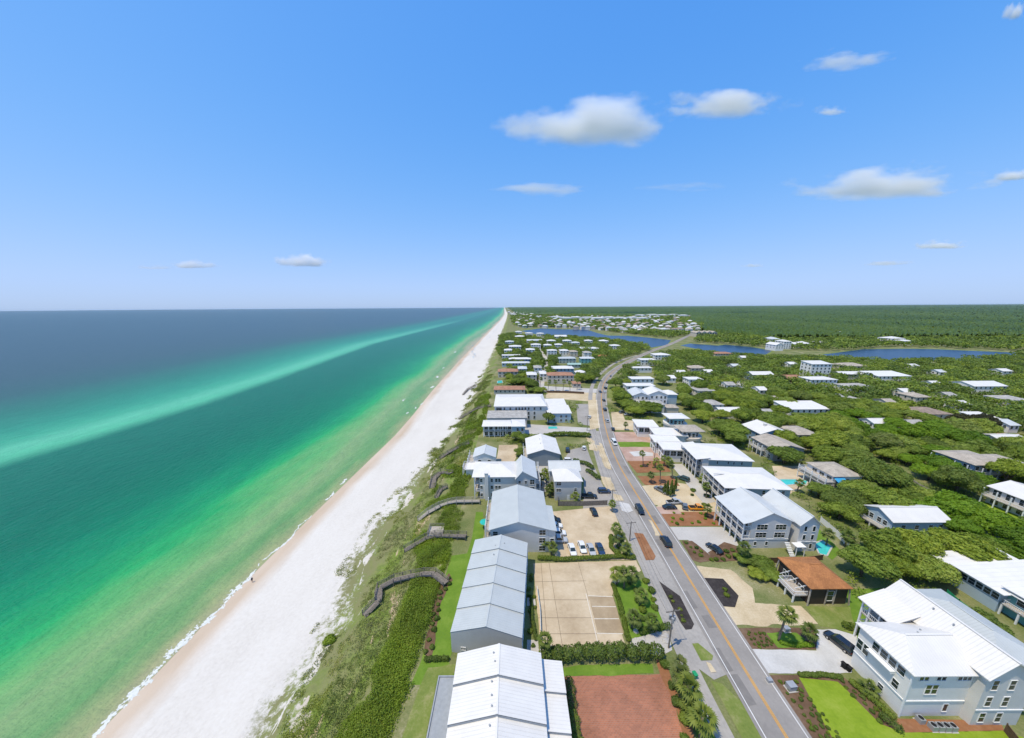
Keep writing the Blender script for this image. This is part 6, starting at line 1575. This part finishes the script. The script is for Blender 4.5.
limeP = [P(*q) for q in ((852,425),(862,424),(872,428),(886,430),(905,432),(920,434),(940,444),(895,444),(878,438),(925,470),(940,468),(1000,545),(985,540),(1010,552),(950,480))]
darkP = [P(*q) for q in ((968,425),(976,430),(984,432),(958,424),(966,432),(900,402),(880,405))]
N_IND = 270
def word(h_): return h_
names = {}
for i, (d_, x, y, sp) in enumerate(cand[:N_IND]):
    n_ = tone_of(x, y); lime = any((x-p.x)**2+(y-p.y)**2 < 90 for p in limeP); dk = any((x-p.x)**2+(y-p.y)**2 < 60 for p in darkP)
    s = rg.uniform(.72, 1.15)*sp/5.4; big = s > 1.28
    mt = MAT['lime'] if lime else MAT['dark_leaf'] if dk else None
    lm = sorted((math.hypot(x-a, y-b), nm, a, b) for nm, a, b in LANDMARKS)[:3]
    dd0, nm, a, b = lm[0]
    rel = 'behind' if y > b+5 else 'in front of' if y < b-5 else 'beside'
    v_ = rg.random()
    tone = 'lime-green' if lime else 'dark purplish' if dk else 'olive' if n_ > .12 else 'deep green' if n_ < -.12 else 'grey-green'
    lab = f"{'large' if big else 'small'} {tone} oak {rel} the {nm}"
    if lab in names: lab += f", towards the {lm[1][1]}"
    if len(lab.split()) > 16: lab = ' '.join(lab.split()[:16])
    names[lab] = names.get(lab, 0)+1
    hs_ = s*rg.uniform(.85, 1.28)
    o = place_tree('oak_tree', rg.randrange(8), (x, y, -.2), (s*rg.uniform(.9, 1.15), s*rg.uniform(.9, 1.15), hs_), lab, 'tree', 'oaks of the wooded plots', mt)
print('OAKS', len(cand), 'unique labels', len(names))
for px, py, s_, lb in ((742,562,.55,'low oak at the seaward end of the brown fence before the double-gabled house'),(752,565,.62,'second low oak along the brown fence before the double-gabled house'),(762,569,.7,'rounded oak between the brown fence and the dirt lot'),(771,579,.62,'oak close by the seaward deck of the brown cottage'),(757,577,.5,'small bushy oak alone on the dirt lot edge below the brown fence')):
    p = P(px, py); place_tree('oak_tree', rg.randrange(8), (p.x, p.y, -.2), (s_*1.1, s_*1.1, s_*.8), lb)
# the rest of the wood reads as one canopy
def canopy_chunk(items, name, inner=.2):
    Vs, Fs, Ts, Hs = [], [], [], []; off = 0
    for (x, y, r, h_, n, s, tb) in items:
        k = rg.choice((2,3,4)); lo = [(0,0,h_*.5,r*.8,r*.8,h_*.5)]+[(r*.55*math.cos(j*2.1+x), r*.55*math.sin(j*2.1+x), h_*rg.uniform(.45,.75), r*.5, r*.5, h_*.3) for j in range(k)]
        v, f, t_ = leaf_cloud(lo, n, s, zmin=.2, inner=inner); Hs.append(np.full(len(f), rg.random()))
        v += np.array([x, y, -.2]); Vs.append(v); Fs.append(f+off); off += len(v); Ts.append(np.clip(t_+tb, 0, 1))
    return tag(add(name, np_mesh(name, np.concatenate(Vs), np.concatenate(Fs), MAT['canopy'], fattr={'tint': np.concatenate(Ts), 'hue': np.concatenate(Hs)})), kind='stuff')
items = []
for d_, x, y, sp in cand[N_IND:]:
    s = rg.uniform(.7, 1.2)*sp/5.4; far_ = d_ > 260
    items.append((x, y, 4*s, 5.4*min(s, 1.35)*rg.uniform(.75,1.25), 700 if d_ < 220 else 460 if not far_ else 240, .27 if d_ < 220 else .38 if not far_ else .62, .40*tone_of(x, y)+rg.uniform(-.24,.28)))
canopy_chunk(items, 'oak_canopy')
# low growth between the trunks and in the seaward yards
YARDS = [[(494,430),(530,426),(592,428),(600,440),(560,437),(530,441),(500,447)],[(546,413),(592,404),(592,414),(548,424)],[(525,440),(541,440),(541,463),(522,463)],[(505,437),(520,437),(518,446),(505,444)],[(500,372),(540,372),(548,390),(500,386)],[(560,440),(592,440),(592,447),(562,448)],[(476,462),(498,458),(500,470),(478,474)],[(536,463),(556,463),(556,492),(536,492)],[(556,404),(592,400),(592,408),(556,412)],[(604,404),(640,404),(640,428),(612,430)],[(760,462),(775,464),(775,490),(764,486)],[(690,440),(760,430),(760,446),(700,446)]]
YW = [[(P(*q).x, P(*q).y) for q in w_] for w_ in YARDS]
items = []
for wi, wpoly in enumerate(WW+YW):
    xa, xb = min(p[0] for p in wpoly), max(p[0] for p in wpoly); ya, yb = min(p[1] for p in wpoly), max(p[1] for p in wpoly)
    y = ya
    while y < yb:
        st = 3.6 if y < 160 else 5 if y < 260 else 7.5
        x = xa
        while x < xb:
            qx, qy = x+rg.uniform(-.5,.5)*st, y+rg.uniform(-.5,.5)*st; x += st
            if not inside(qx, qy, wpoly): continue
            r_ = PX((qx, qy, 1))
            if r_ is None or r_[0] > 1060 or blocked(qx, qy, .3): continue
            if near_line(qx, qy, ROADPTS, 5) or near_line(qx, qy, PATHPTS, 3) or near_line(qx, qy, FENCEPTS, 2): continue
            if nz(qx, qy, .07, 95) > .38: continue
            items.append((qx, qy, st*.55, rg.uniform(.7, 2.4), 70 if y < 160 else 46 if y < 260 else 30, .2 if y < 160 else .34 if y < 260 else .6, rg.uniform(-.25,.15)))
        y += st
canopy_chunk(items, 'undergrowth', .3)
# ------------------------------------------------------------------ across the lagoon: shore town, woods, forest
TOWN = [[(512,316),(540,313),(600,316),(690,317),(690,323),(705,325),(700,333),(690,334),(671,336),(648,335),(628,333.5),(600,330),(587,328),(556,327),(541,326),(522,328),(514,326)]]
TW = [[(P(*q).x, P(*q).y) for q in w_] for w_ in TOWN]
far_h = []
def simple_house(x, y, w_, d, h_, rise, wall, roof, rz, label, group, name='beach_house', flat=False):
    m = MB(); m.mat(0)
    a, b = w_/2, d/2
    for q in (((-a,-b),(a,-b)),((a,-b),(a,b)),((a,b),(-a,b)),((-a,b),(-a,-b))): m.poly([q[0]+(0,),q[1]+(0,),q[1]+(h_,),q[0]+(h_,)])
    m.mat(1); o = .5; T = h_+rise; A = [(-a-o,-b-o,h_),(a+o,-b-o,h_),(a+o,b+o,h_),(-a-o,b+o,h_)]
    r0, r1 = (-a*.45,0,T), (a*.45,0,T)
    m.poly([A[0],A[1],r1,r0]); m.poly([A[1],A[2],r1]); m.poly([A[2],A[3],r0,r1]); m.poly([A[3],A[0],r0])
    m.mat(2)
    for z in ([1.2,4.0,6.8] if h_ > 7 else [1.2,4.0]):
        for k in range(4):
            u = -a+w_*(k+.5)/4; m.poly([(u-.7,-b-.04,z),(u+.7,-b-.04,z),(u+.7,-b-.04,z+1.7),(u-.7,-b-.04,z+1.7)])
    ob = m.build(name, [MAT[wall], MAT[roof], MAT['glass']], None, (x, y, 0), rz)
    return tag(ob, label, 'house', group)
rg = random.Random(9)
walls = ['white_wall','white_wall','cream_wall','pale_wall','lblue_wall']; roofs = ['white_roof','silver_roof','greyshingle','tan_roof','white_roof','brown_roof','grey_roof']
def far_house(px, py, label, group, size=1.0, rf=None):
    p = P(px, py); x, y = p.x, p.y
    if any((x-a)**2+(y-b)**2 < (15*size)**2 for a, b in far_h): return
    if x < float(top(y))+8: return
    far_h.append((x, y)); s = size*rg.uniform(.85, 1.25)
    simple_house(x, y, 13*s, 12*s, rg.choice((6.5,9,9)), 3.2, rg.choice(walls), rf or rg.choice(roofs), rg.uniform(-.5, .5), label, group)
for px, py, lb in [(520+i*6.2+rg.uniform(-2,2), 327.2+i*.22+rg.uniform(-.8,.5), 'pale house on the far lagoon bank with trees behind') for i in range(27)]:
    far_house(px, py, lb, 'houses on the far lagoon bank')
for i in range(420):
    px, py = rg.uniform(516, 700), rg.uniform(317, 333)
    p = P(px, py)
    if inside(p.x, p.y, TW[0]) and len(far_h) < 215: far_house(px, py, 'small house packed among trees in the shore town beyond the lagoon', 'houses of the far shore town', 1.0)
for i in range(30): far_house(rg.uniform(508, 532), rg.uniform(309.5, 316), 'bright building in the hazy seafront resort by the horizon', 'far seafront resort', 1.9, 'white_roof')
for k, (px, py, wd) in enumerate([(566,320.2,60),(576,319.6,50),(588,320,70),(598,320.6,55),(609,319.8,60),(620,320.2,60),(632,319.9,55),(642,320.4,50),(640,317.2,60),(652,316.6,70),(662,317,60),(673,316.6,60),(683,317.4,50),(556,319,60)]):
    p = P(px, py); far_h.append((p.x, p.y)); simple_house(p.x, p.y, wd, 22, 13, 3, 'white_wall', 'white_roof', 0, 'long white apartment block in the bright rows beyond the shore town', 'far white apartment blocks', 'apartment_block')
# mixed wood between and behind the far houses, and on the lagoon's far bank
items = []
SETS = [(TW[0], 17, 3.2), ]
BANK = [[(694,342.6),(720,344.2),(760,347.6),(800,350.6),(842,350.8),(880,347.4),(933,347.6),(1000,350.4),(1100,352),(1100,338),(900,335),(780,334),(720,336),(700,336)],
        [(520,329),(541,327.3),(587,328.2),(628,334.4),(672,338.5),(690,335),(600,327),(541,325.6)],
        [(1016,356),(1100,350),(1100,362),(1010,362)]]
SETS += [([(P(*q).x, P(*q).y) for q in b], 10.5, 2.2) for b in BANK]
FB = []
for s in SHEETS:
    FB.append((min(p[0] for p in s), max(p[0] for p in s), min(p[1] for p in s), max(p[1] for p in s), s))
for wpoly, sp, rr in SETS:
    xa, xb = min(p[0] for p in wpoly), max(p[0] for p in wpoly); ya, yb = min(p[1] for p in wpoly), min(max(p[1] for p in wpoly), 2600)
    y = ya
    while y < yb:
        x = xa; st = sp*(1+max(0, y-900)/900)
        while x < xb:
            qx, qy = x+rg.uniform(-.45,.45)*st, y+rg.uniform(-.45,.45)*st; x += st
            if not inside(qx, qy, wpoly) or qx < float(top(qy))+20: continue
            if any(a < qx < b and c < qy < d and inside(qx, qy, s) for a, b, c, d, s in FB): continue
            if any(abs(qx-a) < 8 and -10 < qy-b < 9 for a, b in far_h): continue
            items.append((qx, qy, st*.55, 6.5+rg.uniform(0,3), 46, 1.3*st/10, .3*nz(qx, qy, .01, 3)))
        y += st*1.15
print('FARTREES', len(items)); canopy_chunk(items, 'far_bank_trees')
# pine forest to the horizon: an uneven canopy sheet, finer where nearer
def town_mask(x, y): return inside(x, y, TW[0])
rows = [640.0]
while rows[-1] < FAR-50: rows.append(rows[-1]+max(5.0, .0075*rows[-1]))
NC = 620; V, T, keep = [], [], []
for j, y in enumerate(rows):
    x0, x1 = float(top(y))+60+y*.005, 1.75*y+150
    for i in range(NC):
        u = i/(NC-1); x = x0+(x1-x0)*u+rg.uniform(-.4,.4)*(x1-x0)/NC; yy = y+rg.uniform(-.4,.4)*.0075*y
        V.append((x, yy, 9+rg.uniform(-4.6, 4.2)*min(2.2, .8+y/3500)+3*nz(x, yy, .012, 5))); T.append(min(1, max(0, .44+.35*nz(x, yy*.5, .004, 3)+.2*nz(x, yy*.4, .0014, 8)+rg.uniform(-.34,.34))))
V = np.array(V); F = []; FT = []
def pxy(v):
    return PX((v[0], v[1], 0))
LGP = [[(P(*q).x, P(*q).y) for q in grow(L, 3)] for L in (LAG1, LAG2, LAG3)]
RDF = [(p.x, p.y) for p in rc if p.y > 550]
ok = np.ones(len(V), bool)
for k, v in enumerate(V):
    x, y = v[0], v[1]
    if y < 1300:
        q = pxy(v)
        if q and q[0] < 1100 and (q[1] > 340.5 + (5 if q[0] > 690 else -8)): ok[k] = False
        if q and q[0] < 700 and q[1] > 333: ok[k] = False
        if near_line(x, y, RDF, 12): ok[k] = False
        if any(inside(x, y, L) for L in LGP): ok[k] = False
        if any(abs(x-b[2][0]) < 0 for b in ()): ok[k] = False
    if y < 6500 and inside(x, y, TW[0]): V[k,2] = rg.uniform(.5, 4) if rg.random() < .5 else -1
for a, b, c, d, s in FB:
    if d > 600:
        m_ = (V[:,0] > a-4) & (V[:,0] < b+4) & (V[:,1] > c-9) & (V[:,1] < d+5); V[m_,2] = -1
for j in range(len(rows)-1):
    for i in range(NC-1):
        k = j*NC+i; q = (k, k+1, k+NC+1, k+NC)
        if ok[list(q)].all():
            F.append(q); FT.append(T[k])
tag(add('pine_forest', np_mesh('pine_forest', V, F, MAT['forest'], fattr={'tint': FT})), kind='stuff')
print('FOREST', len(F), 'rows', len(rows))
# ------------------------------------------------------------------ clouds: small fair-weather puffs far above the water and the land
def cloud_mat(seed, dens, soft):
    m = bpy.data.materials.new('cloud_vapour'); m.use_nodes = True; n = m.node_tree.nodes; l = m.node_tree.links
    n.remove(n['Principled BSDF']); v = n.new('ShaderNodeVolumePrincipled'); l.new(v.outputs[0], n['Material Output'].inputs['Volume'])
    v.inputs['Color'].default_value = (1,1,1,1); v.inputs['Anisotropy'].default_value = CLOUD_G
    tc = n.new('ShaderNodeTexCoord'); ln = n.new('ShaderNodeVectorMath'); ln.operation = 'LENGTH'
    nz1 = n.new('ShaderNodeTexNoise'); nz1.noise_dimensions = '4D'; nz1.inputs['W'].default_value = seed; nz1.inputs['Scale'].default_value = 1.7; nz1.inputs['Detail'].default_value = 4; nz1.inputs['Roughness'].default_value = .6
    mp = n.new('ShaderNodeMapping'); mp.inputs['Scale'].default_value = (1.25, 1, .55)
    l.new(tc.outputs['Object'], mp.inputs[0]); l.new(mp.outputs[0], nz1.inputs['Vector'])
    l.new(tc.outputs['Object'], ln.inputs[0])
    def M(op, a, b, cl=False):
        x = n.new('ShaderNodeMath'); x.operation = op; x.use_clamp = cl
        for i, q in enumerate((a, b)):
            if hasattr(q, 'is_linked'): l.new(q, x.inputs[i])
            else: x.inputs[i].default_value = q
        return x.outputs[0]
    sp = n.new('ShaderNodeSeparateXYZ'); l.new(tc.outputs['Object'], sp.inputs[0])
    f = M('SUBTRACT', M('SUBTRACT', .66, ln.outputs['Value']), M('MULTIPLY', M('SUBTRACT', .5, nz1.outputs[0]), CLOUD_N))
    f = M('MULTIPLY', f, soft, True)
    f = M('MULTIPLY', f, M('MULTIPLY', M('ADD', sp.outputs[2], .34), 5.0, True))      # a flat base at the condensation level
    l.new(M('MULTIPLY', f, dens), v.inputs['Density'])
    m.cycles.volume_step_rate = .6
    return m
def cloud(px, py, wpx, hpx, label, alt=1300, dens=1.0, soft=3.0, seed=0):
    d = ray(px, py); t_ = (alt-H_CAM)/d.z; c = Vector((0,0,H_CAM))+d*t_
    k = t_*(-(CM.transposed() @ d).z)/F_PX; W_, Hh = wpx*k/2, hpx*k/2
    b = bmesh.new(); bmesh.ops.create_icosphere(b, subdivisions=4, radius=1)
    for v in b.verts:
        if v.co.z < 0: v.co.z *= .5
        v.co *= 1+.22*noise.noise(v.co*1.6+Vector((seed*3.1, 0, 0)))
    me = bpy.data.meshes.new('cloud'); b.to_mesh(me); b.free(); me.materials.append(cloud_mat(seed, dens/(W_*.35), soft))
    o = add('cloud', me, None, c, 0.0); o.scale = (W_*1.3, W_*.42, Hh*1.25)
    return tag(o, label, 'cloud')
for i, a in enumerate([
 (597,128,176,42,'largest puffy white cloud, high over the coast',6,3.2),(728,106,124,27,'flat-bottomed white cloud with a hooked end beside the largest cloud',5,3),(877,187,196,32,'long two-humped white cloud lower over the land',6,3.2),
 (545,190,112,12,'thin streak of cloud under the largest cloud',3,2),(845,62,90,13,'small wispy cloud nearest the top of the sky',3.2,2.2),(829,112,36,8,'tiny faint cloud between the wispy one and the two-humped one',2.6,2),
 (938,246,50,12,'small low white puff over the forest',4,2.4),(884,264,60,7,'faint flat low streak beside the small puff over the forest',2,2),(193,266,52,11,'low white cloud with a faint tail over the sea',3.6,2.4),(303,263,56,17,'roundest low white cloud over the sea',5,2.8),
 (1012,177,34,14,'white cloud cut by the edge of the sky at mid height',3,2.2),(682,188,90,6,'very faint veil trailing from the thin streak',1.4,1.6),(753,266,24,6,'faint speck of low cloud over the lagoon',1.8,1.8),(1014,14,22,20,'white cloud at the top corner of the sky',3,2.2),(155,268,40,6,'faint tail of vapour off the low sea cloud',1.4,1.6)]):
    cloud(a[0], a[1], a[2], a[3], a[4], 1300, a[5]*CLOUD_D, a[6], i*1.37)
# ------------------------------------------------------------------ the air
if HAZE > 0:
    m = bpy.data.materials.new('sea_air'); m.use_nodes = True; n = m.node_tree.nodes; n.remove(n['Principled BSDF'])
    v = n.new('ShaderNodeVolumePrincipled'); m.node_tree.links.new(v.outputs[0], n['Material Output'].inputs['Volume'])
    v.inputs['Density'].default_value = HAZE; v.inputs['Color'].default_value = HAZE_COL; v.inputs['Anisotropy'].default_value = .2
    b = MB(); b.box(-FAR-900, FAR*1.8+900, -260, FAR+900, -13.2, 71.5); o = b.build('haze', m); tag(o, kind='stuff')
    scene.world.cycles.homogeneous_volume = True; m.cycles.homogeneous_volume = True
for o in scene.objects:
    if o.parent is None and o.get('label') and not 4 <= len(o['label'].split()) <= 16: print('LABEL', len(o['label'].split()), o['label'])
